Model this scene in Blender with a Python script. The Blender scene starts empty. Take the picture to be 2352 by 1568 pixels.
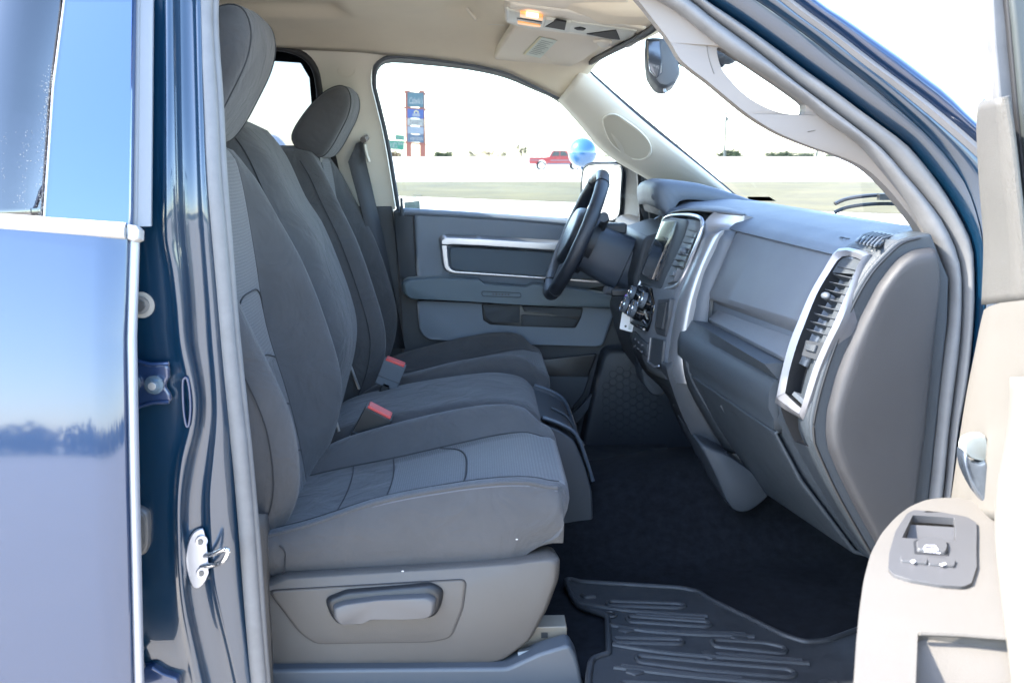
import bpy, bmesh, math, random
from mathutils import Vector, Matrix, noise
from mathutils.geometry import tessellate_polygon
random.seed(7)
S = bpy.context.scene
COL = S.collection
# ---------------------------------------------------------------- camera
EYE = Vector((0.0, 0.0, 1.55)); FPX = 2300.0
YAW, PITCH, ROLL = math.radians(1.9), math.radians(10.45), math.radians(0.0)
CF = Vector((math.sin(YAW)*math.cos(PITCH), math.cos(YAW)*math.cos(PITCH), -math.sin(PITCH)))
CR = Vector((math.cos(YAW), -math.sin(YAW), 0)); CU = CR.cross(CF)
cd = bpy.data.cameras.new('camera'); cam = bpy.data.objects.new('camera', cd); COL.objects.link(cam)
cam.matrix_world = Matrix.Translation(EYE) @ Matrix((CR, CU, -CF)).transposed().to_4x4()
cd.sensor_width = 36; cd.lens = 36*FPX/2352; cd.clip_start = .05; cd.clip_end = 6000
cd.dof.use_dof = True; cd.dof.focus_distance = 2.25; cd.dof.aperture_fstop = 9
S.camera = cam
# ---------------------------------------------------------------- sky and sun
SUN_DIR = Vector((1.0, 0.03, -.98)).normalized()     # the way the light travels
SUN_EL = math.asin(-SUN_DIR.z); SUN_AZ = math.atan2(-SUN_DIR.x, -SUN_DIR.y)
W = bpy.data.worlds.new('World'); S.world = W; W.use_nodes = True
nt = W.node_tree; nt.nodes.clear()
sky = nt.nodes.new('ShaderNodeTexSky'); sky.sky_type = 'NISHITA'; sky.sun_disc = False
sky.sun_elevation = SUN_EL; sky.sun_rotation = SUN_AZ; sky.dust_density = .8; sky.air_density = 1.0
bg = nt.nodes.new('ShaderNodeBackground'); bg.inputs[1].default_value = 0.15
wo = nt.nodes.new('ShaderNodeOutputWorld')
nt.links.new(sky.outputs[0], bg.inputs[0]); nt.links.new(bg.outputs[0], wo.inputs[0])
sl = bpy.data.lights.new('sun', 'SUN'); sl.energy = 2.0; sl.angle = math.radians(.5); sl.color = (1, .93, .82)
so = bpy.data.objects.new('sun', sl); COL.objects.link(so)
so.rotation_euler = SUN_DIR.to_track_quat('-Z', 'Y').to_euler()
S.view_settings.view_transform = 'Standard'; S.view_settings.look = 'None'
S.view_settings.exposure = 3.45; S.view_settings.gamma = 1
try:
    S.cycles.max_bounces = 10; S.cycles.diffuse_bounces = 7; S.cycles.glossy_bounces = 4
    S.cycles.transmission_bounces = 6; S.cycles.transparent_max_bounces = 12
    S.cycles.caustics_reflective = False; S.cycles.caustics_refractive = False
except Exception: pass
# ---------------------------------------------------------------- measuring helpers: a direction seen from the eye, met with a real plane of the truck
def ray(u, v): return (CF*FPX + CR*(u-1176) - CU*(v-784)).normalized()
def RP(u, v, p, n):
    d = ray(u, v); return EYE + d*((Vector(p)-EYE).dot(n)/d.dot(n))
def P(u, v, y): return RP(u, v, (0, y, 0), Vector((0, 1, 0)))
def PX(u, v, x): return RP(u, v, (x, 0, 0), Vector((1, 0, 0)))
def PZ(u, v, z): return RP(u, v, (0, 0, z), Vector((0, 0, 1)))
def lerp(a, b, t): return a + (b-a)*t
def interp(xs, ys, x):
    if x <= xs[0]: return ys[0]
    for i in range(1, len(xs)):
        if x <= xs[i]: return ys[i-1] + (ys[i]-ys[i-1])*(x-xs[i-1])/(xs[i]-xs[i-1])
    return ys[-1]
def sinterp(xs, ys, x):
    if x <= xs[0]: return ys[0]
    for i in range(1, len(xs)):
        if x <= xs[i]:
            t = (x-xs[i-1])/(xs[i]-xs[i-1])
            m = lambda k: 0 if k <= 0 or k >= len(xs)-1 else (ys[k+1]-ys[k-1])/(xs[k+1]-xs[k-1])
            h = xs[i]-xs[i-1]; t2, t3 = t*t, t*t*t
            return (2*t3-3*t2+1)*ys[i-1] + (t3-2*t2+t)*h*m(i-1) + (-2*t3+3*t2)*ys[i] + (t3-t2)*h*m(i)
    return ys[-1]
def sstep(a, b, x):
    t = min(1, max(0, (x-a)/(b-a))); return t*t*(3-2*t)
def cr(pts, n=6, closed=False):
    pts = [Vector(p) for p in pts]; N = len(pts); out = []
    rng = range(N) if closed else range(N-1)
    for i in rng:
        if closed: a, b, c, d = pts[(i-1) % N], pts[i], pts[(i+1) % N], pts[(i+2) % N]
        else: a, b, c, d = pts[max(i-1, 0)], pts[i], pts[i+1], pts[min(i+2, N-1)]
        for k in range(n):
            t = k/n; out.append(.5*((2*b)+(c-a)*t+(2*a-5*b+4*c-d)*t*t+(3*b-a-3*c+d)*t**3))
    if not closed: out.append(pts[-1])
    return out
def resample(pts, n):
    L = [0]
    for i in range(1, len(pts)): L.append(L[-1]+(pts[i]-pts[i-1]).length)
    out = []
    for k in range(n):
        d = L[-1]*k/(n-1); i = 1
        while i < len(L)-1 and L[i] < d: i += 1
        t = (d-L[i-1])/max(L[i]-L[i-1], 1e-9); out.append(pts[i-1].lerp(pts[i], min(1, t)))
    return out
def fillet(pts, r, n=4):
    """round the corners of a closed outline (2D or 3D)"""
    out = []; N = len(pts)
    for i in range(N):
        a, b, c = Vector(pts[i-1]), Vector(pts[i]), Vector(pts[(i+1) % N])
        rr = r[i] if isinstance(r, (list, tuple)) else r
        d1, d2 = (a-b), (c-b); k = min(rr, d1.length*.45, d2.length*.45)
        p, q = b+d1.normalized()*k, b+d2.normalized()*k
        for j in range(n+1):
            t = j/n; out.append((p*(1-t)**2 + b*2*t*(1-t) + q*t*t))
    return out
# ---------------------------------------------------------------- mesh building
class MB:
    def __init__(s): s.v = []; s.f = []; s.m = []; s.mats = []
    def mi(s, mat):
        if mat not in s.mats: s.mats.append(mat)
        return s.mats.index(mat)
    def add(s, vs, fs, mat):
        o = len(s.v); k = s.mi(mat); s.v += [Vector(p) for p in vs]
        for f in fs: s.f.append([i+o for i in f]); s.m.append(k)
        return s
    def grid(s, rows, mat, cu=False, cv=False):
        n, m = len(rows), len(rows[0]); vs = [p for r in rows for p in r]; fs = []
        for i in range(n if cv else n-1):
            for j in range(m if cu else m-1):
                fs.append([i*m+j, i*m+(j+1) % m, ((i+1) % n)*m+(j+1) % m, ((i+1) % n)*m+j])
        return s.add(vs, fs, mat)
    def loft(s, rows, mat, caps=True):
        s.grid(rows, mat, cu=True); n, m = len(rows), len(rows[0]); o = len(s.v)-n*m; k = s.mi(mat)
        if caps:
            s.f.append([o+j for j in range(m)][::-1]); s.m.append(k)
            s.f.append([o+(n-1)*m+j for j in range(m)]); s.m.append(k)
        return s
    def tube(s, path, r, mat, n=8, closed=False, flat=1.0, up=(0, 0, 1), caps=True):
        path = [Vector(p) for p in path]; N = len(path); rows = []; up = Vector(up)
        for i in range(N):
            a = path[(i-1) % N] if closed or i else path[0]; b = path[(i+1) % N] if closed or i < N-1 else path[-1]
            t = (b-a).normalized(); x = t.cross(up)
            if x.length < 1e-4: x = t.cross(Vector((1, 0, 0)))
            x.normalize(); y = x.cross(t)
            rr = r[i] if isinstance(r, (list, tuple)) else r
            rows.append([path[i]+x*(rr*math.cos(2*math.pi*k/n))+y*(rr*flat*math.sin(2*math.pi*k/n)) for k in range(n)])
        if closed: return s.grid(rows, mat, cu=True, cv=True)
        return s.loft(rows, mat, caps)
    def prism(s, out, vec, mat, holes=(), side=None):
        """outline (3D points) pushed along vec into a solid; holes are cut right through"""
        vec = Vector(vec); loops = [[Vector(p) for p in out]]+[[Vector(p) for p in h] for h in holes]
        flat = [p for l in loops for p in l]; n = len(flat)
        vs = flat+[p+vec for p in flat]; fs = []
        if holes:
            for t in tessellate_polygon(loops): fs.append(list(t)); fs.append([i+n for i in t][::-1])
        else: fs += [list(range(n)), list(range(n, 2*n))[::-1]]
        s.add(vs, fs, mat); o = 0; sf = []
        for l in loops:
            m = len(l)
            for j in range(m): sf.append([o+j, o+(j+1) % m, n+o+(j+1) % m, n+o+j])
            o += m
        base = len(s.v)-2*n; k = s.mi(side or mat)
        for f in sf: s.f.append([i+base for i in f]); s.m.append(k)
        return s
    def dome(s, out, h, mat, inset=.25, steps=3, back=0.0, dirv=None):
        """a cushioned plate: outline rounded forward by h along its normal towards the eye"""
        out = [Vector(p) for p in out]; c = sum(out, Vector())/len(out)
        nrm = Vector()
        for i in range(len(out)): nrm += (out[i]-c).cross(out[(i+1) % len(out)]-c)
        nrm.normalize(); nrm = Vector(dirv).normalized() if dirv else (nrm if nrm.dot(EYE-c) > 0 else -nrm)
        rows = [[p-nrm*back for p in out]]
        for k in range(steps+1):
            a = k/steps*math.pi/2; sc = 1-inset*(1-math.cos(a)); rows.append([c+(p-c)*sc+nrm*(h*math.sin(a)) for p in out])
        s.grid(rows, mat, cu=True); o = len(s.v)-len(out); k = s.mi(mat)
        s.f.append([o+j for j in range(len(out))]); s.m.append(k); return s
    def box(s, c, sz, mat, R=None):
        c = Vector(c); a = [Vector(((i & 1)-.5, (i >> 1 & 1)-.5, (i >> 2 & 1)-.5)) for i in range(8)]
        vs = []
        for p in a:
            q = Vector((p.x*sz[0], p.y*sz[1], p.z*sz[2])); vs.append(c+(R @ q if R else q))
        return s.add(vs, [[0, 2, 3, 1], [4, 5, 7, 6], [0, 1, 5, 4], [2, 6, 7, 3], [0, 4, 6, 2], [1, 3, 7, 5]], mat)
    def cyl(s, a, b, r, mat, n=16, r2=None):
        a, b = Vector(a), Vector(b); t = (b-a).normalized(); x = t.orthogonal().normalized(); y = t.cross(x)
        if r2 is None: r2 = r
        rows = [[p+x*(q*math.cos(2*math.pi*k/n))+y*(q*math.sin(2*math.pi*k/n)) for k in range(n)] for p, q in ((a, r), (b, r2))]
        return s.loft(rows, mat)
    def ball(s, c, r, mat, n=16, m=10, sc=(1, 1, 1)):
        c = Vector(c); rows = []
        for i in range(1, m):
            a = math.pi*i/m
            rows.append([c+Vector((r*sc[0]*math.sin(a)*math.cos(2*math.pi*k/n), r*sc[1]*math.sin(a)*math.sin(2*math.pi*k/n), r*sc[2]*math.cos(a))) for k in range(n)])
        return s.loft(rows, mat)
    def build(s, name, parent=None, bevel=0, seg=2, sub=0, sharp=38, solid=0, flat=False, label=None, weld=True):
        me = bpy.data.meshes.new(name); me.from_pydata([tuple(p) for p in s.v], [], s.f)
        for m in s.mats: me.materials.append(MAT[m])
        me.polygons.foreach_set('material_index', s.m)
        bm = bmesh.new(); bm.from_mesh(me)
        if weld: bmesh.ops.remove_doubles(bm, verts=bm.verts, dist=1e-5)
        bmesh.ops.recalc_face_normals(bm, faces=bm.faces); bm.to_mesh(me); bm.free()
        if not flat:
            me.polygons.foreach_set('use_smooth', [True]*len(me.polygons))
            if sharp and not sub: me.set_sharp_from_angle(angle=math.radians(sharp))
        o = bpy.data.objects.new(name, me); COL.objects.link(o)
        if solid:
            md = o.modifiers.new('thickness', 'SOLIDIFY'); md.thickness = solid; md.offset = 0
        if bevel:
            md = o.modifiers.new('bevel', 'BEVEL'); md.width = bevel; md.segments = seg
            md.limit_method = 'ANGLE'; md.angle_limit = math.radians(35); md.harden_normals = False
        if sub:
            md = o.modifiers.new('smooth', 'SUBSURF'); md.levels = sub; md.render_levels = sub
        if parent:
            o.parent = parent; o.location = -worldloc(parent)
        if label: o['label'] = label
        return o
def worldloc(o):
    l = Vector(o.location)
    while o.parent: o = o.parent; l += o.location
    return l
def empty(name, loc, label, cat, group=None):
    o = bpy.data.objects.new(name, None); COL.objects.link(o); o.location = loc; o.empty_display_size = .2
    o['label'] = label; o['category'] = cat
    if group: o['group'] = group
    return o
def tag(o, label, cat, group=None, kind=None):
    if label: o['label'] = label
    if cat: o['category'] = cat
    if group: o['group'] = group
    if kind: o['kind'] = kind
    return o
def text(name, s, origin, xdir, ydir, h, mat, parent=None, th=.0006, width=None, shear=0, align='LEFT'):
    cu = bpy.data.curves.new(name, 'FONT'); cu.body = s; cu.size = 1; cu.extrude = 0; cu.shear = shear; cu.align_x = align
    t = bpy.data.objects.new(name, cu); COL.objects.link(t)
    dg = bpy.context.evaluated_depsgraph_get(); me0 = t.evaluated_get(dg).to_mesh()
    vs = [v.co.copy() for v in me0.vertices]; fs = [list(p.vertices) for p in me0.polygons]
    bpy.data.objects.remove(t)
    xs = [p.x for p in vs]; w = (max(xs)-min(xs)) if xs else 1
    xd, yd = Vector(xdir).normalized(), Vector(ydir).normalized(); n = xd.cross(yd)
    sx = (width/w) if width else h
    x0 = min(xs) if align == 'LEFT' else 0
    vs = [Vector(origin)+xd*((p.x-x0)*sx)+yd*(p.y*h)+n*th for p in vs]
    return MB().add(vs, fs, mat).build(name, parent, flat=True, weld=False)
# ---------------------------------------------------------------- materials
MAT = {}
def srgb(r, g, b):
    f = lambda c: c/12.92 if c <= .04045 else ((c+.055)/1.055)**2.4
    return (f(r/255), f(g/255), f(b/255))
def mat(name, col, rough=.5, metal=0, coat=0, grain=None, var=0, varscale=6, spec=None, emit=None, sheen=0, rvar=0, coatr=.03, coatior=None, wrinkle=0):
    m = bpy.data.materials.new(name); m.use_nodes = True; n = m.node_tree.nodes; l = m.node_tree.links; b = n['Principled BSDF']
    b.inputs['Base Color'].default_value = (*col, 1); b.inputs['Roughness'].default_value = rough; b.inputs['Metallic'].default_value = metal
    if coat: b.inputs['Coat Weight'].default_value = coat; b.inputs['Coat Roughness'].default_value = coatr
    if coatior: b.inputs['Coat IOR'].default_value = coatior
    if spec is not None: b.inputs['Specular IOR Level'].default_value = spec
    if sheen: b.inputs['Sheen Weight'].default_value = sheen; b.inputs['Sheen Roughness'].default_value = .5
    if emit: b.inputs['Emission Color'].default_value = (*emit[0], 1); b.inputs['Emission Strength'].default_value = emit[1]
    tc = n.new('ShaderNodeTexCoord')
    if var or rvar:
        t = n.new('ShaderNodeTexNoise'); t.inputs['Scale'].default_value = varscale; t.inputs['Detail'].default_value = 6; t.inputs['Roughness'].default_value = .65
        l.new(tc.outputs['Object'], t.inputs['Vector'])
        if var:
            r = n.new('ShaderNodeMapRange'); r.inputs['From Min'].default_value = .3; r.inputs['From Max'].default_value = .7
            r.inputs['To Min'].default_value = 1-var; r.inputs['To Max'].default_value = 1+var; l.new(t.outputs['Fac'], r.inputs['Value'])
            mx = n.new('ShaderNodeVectorMath'); mx.operation = 'SCALE'; mx.inputs[0].default_value = col
            l.new(r.outputs[0], mx.inputs['Scale']); l.new(mx.outputs[0], b.inputs['Base Color'])
        if rvar:
            r = n.new('ShaderNodeMapRange'); r.inputs['From Min'].default_value = .3; r.inputs['From Max'].default_value = .7
            r.inputs['To Min'].default_value = rough-rvar; r.inputs['To Max'].default_value = rough+rvar
            l.new(t.outputs['Fac'], r.inputs['Value']); l.new(r.outputs[0], b.inputs['Roughness'])
    if grain:
        kind, sc, st = grain
        if kind == 'leather':
            t = n.new('ShaderNodeTexVoronoi'); t.feature = 'DISTANCE_TO_EDGE'; t.inputs['Scale'].default_value = sc
            t2 = n.new('ShaderNodeTexNoise'); t2.inputs['Scale'].default_value = sc*.7; t2.inputs['Detail'].default_value = 3
            l.new(tc.outputs['Object'], t2.inputs['Vector'])
            ad = n.new('ShaderNodeVectorMath'); ad.operation = 'MULTIPLY_ADD'; ad.inputs[1].default_value = (.004,)*3
            l.new(t2.outputs['Color'], ad.inputs[0]); l.new(tc.outputs['Object'], ad.inputs[2]); l.new(ad.outputs[0], t.inputs['Vector'])
            mn = n.new('ShaderNodeMath'); mn.operation = 'MINIMUM'; mn.inputs[1].default_value = .18; l.new(t.outputs['Distance'], mn.inputs[0]); h = mn.outputs[0]; dist = .0008*4
        else:
            t = n.new('ShaderNodeTexNoise'); t.inputs['Scale'].default_value = sc; t.inputs['Detail'].default_value = 2; l.new(tc.outputs['Object'], t.inputs['Vector'])
            h = t.outputs['Fac']; dist = .001
        if wrinkle:
            w = n.new('ShaderNodeTexNoise'); w.inputs['Scale'].default_value = 11; w.inputs['Detail'].default_value = 3; w.inputs['Distortion'].default_value = .6; l.new(tc.outputs['Object'], w.inputs['Vector'])
            b0 = n.new('ShaderNodeBump'); b0.inputs['Strength'].default_value = wrinkle; b0.inputs['Distance'].default_value = .012; l.new(w.outputs['Fac'], b0.inputs['Height'])
        bp = n.new('ShaderNodeBump'); bp.inputs['Strength'].default_value = st; bp.inputs['Distance'].default_value = dist
        if wrinkle: l.new(b0.outputs[0], bp.inputs['Normal'])
        l.new(h, bp.inputs['Height']); l.new(bp.outputs[0], b.inputs['Normal'])
        if coat: pass
    MAT[name] = m; return m
def glassmat(name, tint, refl=1.0):
    m = bpy.data.materials.new(name); m.use_nodes = True; n = m.node_tree.nodes; l = m.node_tree.links; n.clear()
    o = n.new('ShaderNodeOutputMaterial'); mx = n.new('ShaderNodeMixShader'); t = n.new('ShaderNodeBsdfTransparent'); g = n.new('ShaderNodeBsdfGlossy')
    t.inputs[0].default_value = (*tint, 1); g.inputs['Roughness'].default_value = .0
    f = n.new('ShaderNodeFresnel'); ge = n.new('ShaderNodeNewGeometry'); mr = n.new('ShaderNodeMapRange')
    mr.inputs['To Min'].default_value = 1.5; mr.inputs['To Max'].default_value = 1/1.5   # the same pane from either side
    l.new(ge.outputs['Backfacing'], mr.inputs['Value']); l.new(mr.outputs[0], f.inputs[0])
    k = n.new('ShaderNodeMath'); k.operation = 'MULTIPLY'; k.inputs[1].default_value = refl; l.new(f.outputs[0], k.inputs[0])
    l.new(k.outputs[0], mx.inputs[0]); l.new(t.outputs[0], mx.inputs[1]); l.new(g.outputs[0], mx.inputs[2]); l.new(mx.outputs[0], o.inputs[0])
    MAT[name] = m; return m
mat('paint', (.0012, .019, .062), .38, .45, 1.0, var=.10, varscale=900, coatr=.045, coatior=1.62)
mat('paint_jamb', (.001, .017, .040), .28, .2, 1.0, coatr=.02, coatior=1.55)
mat('fabric', (.062, .062, .064), .95, wrinkle=1.0, grain=('n', 1100, .6), sheen=.15, var=.12, varscale=5, spec=.2)
mat('fabric_dark', (.028, .031, .035), .95, grain=('n', 1500, .3), sheen=.2, spec=.2)
mat('stitch', (.022, .023, .026), .9)
mat('thread', (.09, .09, .10), .8)
mat('plastic', (.034, .041, .050), .52, grain=('leather', 520, .35), var=.06, varscale=9, rvar=.06)
mat('plastic_grey', (.075, .088, .105), .55, grain=('leather', 520, .25), var=.04, rvar=.05)
mat('plastic_brown', (.072, .066, .060), .50, grain=('leather', 600, .35), var=.06, varscale=12, rvar=.06)
mat('plastic_black', (.012, .013, .015), .45, rvar=.08)
mat('gloss_black', (.008, .009, .011), .12, coat=.5)
mat('rubber', (.13, .13, .132), .62, var=.12, varscale=30, rvar=.08)
mat('rubber_dark', (.018, .018, .02), .6)
mat('silver', (.38, .39, .42), .34, .8, rvar=.05)
mat('satin', (.27, .28, .30), .36, .7)
mat('chrome', (.75, .76, .78), .12, 1.0)
mat('steel', (.42, .44, .46), .32, .9, var=.15, varscale=60)
mat('beige', (.74, .67, .53), .88, grain=('n', 1200, .25), var=.03)
mat('beige_trim', (.64, .61, .53), .62, grain=('leather', 700, .15))
mat('door_beige', (.128, .119, .106), .6, grain=('leather', 420, .3), var=.04)
mat('door_grey', (.085, .082, .076), .6, grain=('leather', 330, .6), var=.05)
mat('switch_grey', (.072, .072, .075), .45)
mat('mirror_shaded', (.10, .11, .13), .12, .6)  # mirror glass coloured dark to imitate a dim cab reflection
mat('carpet', (.0085, .0098, .0125), 1.0, grain=('n', 900, .9), var=.35, varscale=55, spec=.1)
mat('mat_rubber', (.015, .017, .020), .55, var=.2, varscale=25, rvar=.1)
mat('white', (.75, .75, .76), .5)
mat('paper', (.62, .68, .60), .8)
mat('paper_yellow', (.70, .66, .42), .8)
mat('paper_ink', (.30, .34, .32), .8)
mat('red_plastic', (.55, .06, .05), .4)
mat('amber_lamp', (.8, .35, .12), .4, emit=((1, .42, .12), .05))
mat('hot_lamp', (1, .8, .6), .4, emit=((1, .62, .42), .22))
mat('icon_light', (.8, .8, .9), .4, emit=((.9, .85, 1), .12))
mat('screen', (.012, .016, .022), .10, coat=.6, var=.3, varscale=8)
mat('mirror', (.9, .92, .93), .015, 1.0)
glassmat('glass', (.90, .935, .925)); glassmat('glass_tint', (.40, .42, .45), 1.0); glassmat('windshield_glass', (.92, .95, .94), .1)
glassmat('glass_dark', (.10, .10, .13), 3.6)
def woven(name, col, hi):
    m = mat(name, col, .95, sheen=.25, spec=.2); n = m.node_tree.nodes; l = m.node_tree.links; b = n['Principled BSDF']
    tc = n.new('ShaderNodeTexCoord'); mp = n.new('ShaderNodeMapping'); mp.inputs['Scale'].default_value = (100, 115, 100)
    v = n.new('ShaderNodeTexBrick'); v.inputs['Scale'].default_value = 1; v.inputs['Mortar Size'].default_value = .15; v.inputs['Mortar Smooth'].default_value = .1
    v.inputs['Brick Width'].default_value = 1.0; v.inputs['Row Height'].default_value = .55
    v.inputs['Color1'].default_value = (1, 1, 1, 1); v.inputs['Color2'].default_value = (.6, .6, .6, 1); v.inputs['Mortar'].default_value = (0, 0, 0, 1)
    cx = n.new('ShaderNodeSeparateXYZ'); cb = n.new('ShaderNodeCombineXYZ'); ad = n.new('ShaderNodeMath'); ad.operation = 'ADD'
    l.new(tc.outputs['Object'], mp.inputs[0]); l.new(mp.outputs[0], cx.inputs[0])
    l.new(cx.outputs['X'], ad.inputs[0]); l.new(cx.outputs['Z'], ad.inputs[1])
    l.new(cx.outputs['Y'], cb.inputs['X']); l.new(ad.outputs[0], cb.inputs['Y']); l.new(cb.outputs[0], v.inputs['Vector'])
    mx = n.new('ShaderNodeMix'); mx.data_type = 'RGBA'; mx.inputs[6].default_value = (*col, 1); mx.inputs[7].default_value = (*hi, 1)
    l.new(v.outputs['Color'], mx.inputs[0]); l.new(mx.outputs[2], b.inputs['Base Color'])
    bp = n.new('ShaderNodeBump'); bp.inputs['Strength'].default_value = .5; bp.inputs['Distance'].default_value = .001
    l.new(v.outputs['Color'], bp.inputs['Height']); l.new(bp.outputs[0], b.inputs['Normal'])
woven('fabric_woven', (.045, .047, .050), (.080, .085, .092))
mat('door_frame_grey', (.22, .25, .26), .5); mat('sticker', (.42, .50, .46), .6, var=.3, varscale=90); mat('sticker_dark', (.20, .24, .24), .6, var=.3, varscale=80)
mat('shaded_beige', (.50, .47, .39), .7)  # darker copy of the trim beige, painting the shade inside the recess
mat('console_grey', (.46, .48, .44), .5); mat('visor_beige', (.72, .655, .54), .75, grain=('n', 900, .2))
mat('plastic_dark', (.026, .030, .036), .55, grain=('leather', 420, .2))
mat('door_blue', (.15, .178, .215), .58, grain=('leather', 480, .25), rvar=.05)
mat('door_teal', (.105, .14, .165), .55, grain=('leather', 480, .25), rvar=.05)
mat('door_fabric', (.09, .115, .14), .9, grain=('n', 900, .3))
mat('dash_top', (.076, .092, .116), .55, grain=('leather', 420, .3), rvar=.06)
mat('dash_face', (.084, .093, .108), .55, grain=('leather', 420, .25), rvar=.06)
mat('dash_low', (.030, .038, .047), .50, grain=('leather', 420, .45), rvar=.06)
mat('cap_grey', (.028, .029, .033), .5, grain=('leather', 520, .35), var=.05, rvar=.07)
mat('cubby', (.020, .022, .025), .7); mat('leather_black', (.020, .024, .032), .38, grain=('leather', 700, .3), rvar=.06)
mat('silver_dull', (.25, .27, .30), .4, .6); mat('column_plastic', (.035, .045, .062), .42, grain=('leather', 700, .15))
mat('paint_dark', (.01, .012, .02), .6); mat('plastic_blue', (.045, .06, .08), .35); mat('sill_plastic', (.055, .064, .075), .42, grain=('leather', 500, .2))
mat('rail_tan', (.22, .19, .15), .45, .2); mat('edge_silver', (.32, .33, .36), .35, .5); mat('paint_pillar', (.006, .04, .13), .3, .6, 1.0, coatior=1.8)
mat('belt_grey', (.36, .35, .34), .45, .2, rvar=.06); mat('strip_grey', (.16, .17, .185), .5); mat('spot', (.30, .29, .27), .8)
mat('paint_hinge', (.008, .024, .07), .28, .3, 1.0); mat('bolt_blue', (.10, .15, .20), .25, .6, .5); mat('sealer', (.25, .24, .22), .6)
mat('steel_dark', (.12, .125, .13), .4, .7); mat('bumper_grey', (.06, .063, .066), .4); mat('striker_zinc', (.36, .38, .42), .28, .8)
mat('rubber_side', (.11, .11, .112), .5, var=.08, varscale=40); mat('rubber_light', (.30, .29, .28), .5)
mat('gutter', (.14, .14, .145), .35, .2); mat('beige_handle', (.185, .165, .148), .6, grain=('leather', 800, .12)); mat('rim_silver', (.6, .6, .62), .3, .7)
mat('door_cream', (.138, .130, .116), .55, grain=('leather', 420, .12)); mat('chrome_dull', (.30, .36, .45), .22, .9, var=.2, varscale=70)
mat('purple', (.25, .12, .42), .5); mat('belt', (.035, .036, .04), .75, grain=('n', 700, .4)); mat('ground_dry', (.40, .36, .24), .95, var=.15, varscale=.05)
mat('lot_concrete', (.50, .44, .37), .9, var=.06, varscale=.6); mat('road_concrete', (.50, .48, .44), .9, var=.05, varscale=.2)
mat('grass', (.062, .049, .014), .95, var=.40, varscale=.35); mat('foliage', (.022, .034, .010), .8, var=.4, varscale=.8); mat('foliage_pale', (.04, .045, .03), .8); mat('foliage_orange', (.075, .045, .018), .8)
mat('bark', (.06, .05, .045), .9); mat('pole_grey', (.045, .055, .055), .7); mat('sign_red', (.16, .045, .03), .6); mat('sign_teal', (.022, .055, .075), .5); mat('sign_blue', (.014, .035, .13), .5)
mat('sign_white', (.17, .17, .17), .6); mat('sign_white2', (.11, .13, .16), .6); mat('sign_slate', (.03, .05, .085), .5); mat('sign_text', (.06, .06, .05), .6); mat('sign_yellow', (.5, .4, .1), .6); mat('sign_green', (.0, .085, .055), .5)
mat('red_paint', (.22, .014, .02), .35, coat=.6); mat('car_glass', (.03, .045, .055), .12, coat=.4); mat('balloon', (.03, .10, .22), .2, .15, .8); mat('string', (.05, .06, .08), .6); mat('string_green', (.02, .09, .07), .6)
mat('void', (.004, .004, .005), .8)  # near-black colour painting the shade inside vents and console recesses
mat('vent_silver', (.20, .205, .225), .38, .6)
mat('door_frame_green', (.045, .052, .052), .45)
mat('seam_dark', (.09, .08, .07), .7)
mat('lint', (.45, .44, .43), .9)
# ================================================================= the truck
TR = empty('pickup_truck', (0, 2.43, 0), 'dark blue crew cab pickup with its front door open on grey cloth seats', 'pickup truck')
EZ = EYE.z
# ---------------------------------------------------------------- seats
BK_Z = [-.74, -.63, -.50, -.344, -.20, -.10, -.036, 0.0, .02, .03]
BK_X = [-.375, -.385, -.41, -.45, -.465, -.475, -.483, -.492, -.51, -.535]
BK_W = [.225, .236, .245, .248, .235, .215, .195, .175, .15, .10]
BI = ([-.74, -.70, -.66, -.557, -.46, -.34, -.226, -.12, -.05, 0], [0, .0, .03, .085, .112, .112, .085, .045, .02, 0])
BO = ([-.74, -.70, -.62, -.55, -.45, -.35, -.28, -.2, 0], [0, .0, .045, .065, .075, .062, .04, .01, 0])
def back_pt(z, q, side, dx, yc, lo):
    """q -1 (outboard) .. 1 (inboard); side=1: outboard is towards the eye"""
    b = sinterp(*(BO if (q < 0 and lo) else BI), z); a = abs(q)
    x = sinterp(BK_Z, BK_X, z) + b*sstep(.42, .78, a) - (.006*sstep(.40, .47, a)*(1-sstep(.47, .54, a)))
    x -= .10*max(0, (a-.80)/.20)**2.2 + .012*(1-a*a)*(-1)
    y = yc + side*q*sinterp(BK_Z, BK_W, z)
    return Vector((x+dx, y, EZ+z))
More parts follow.
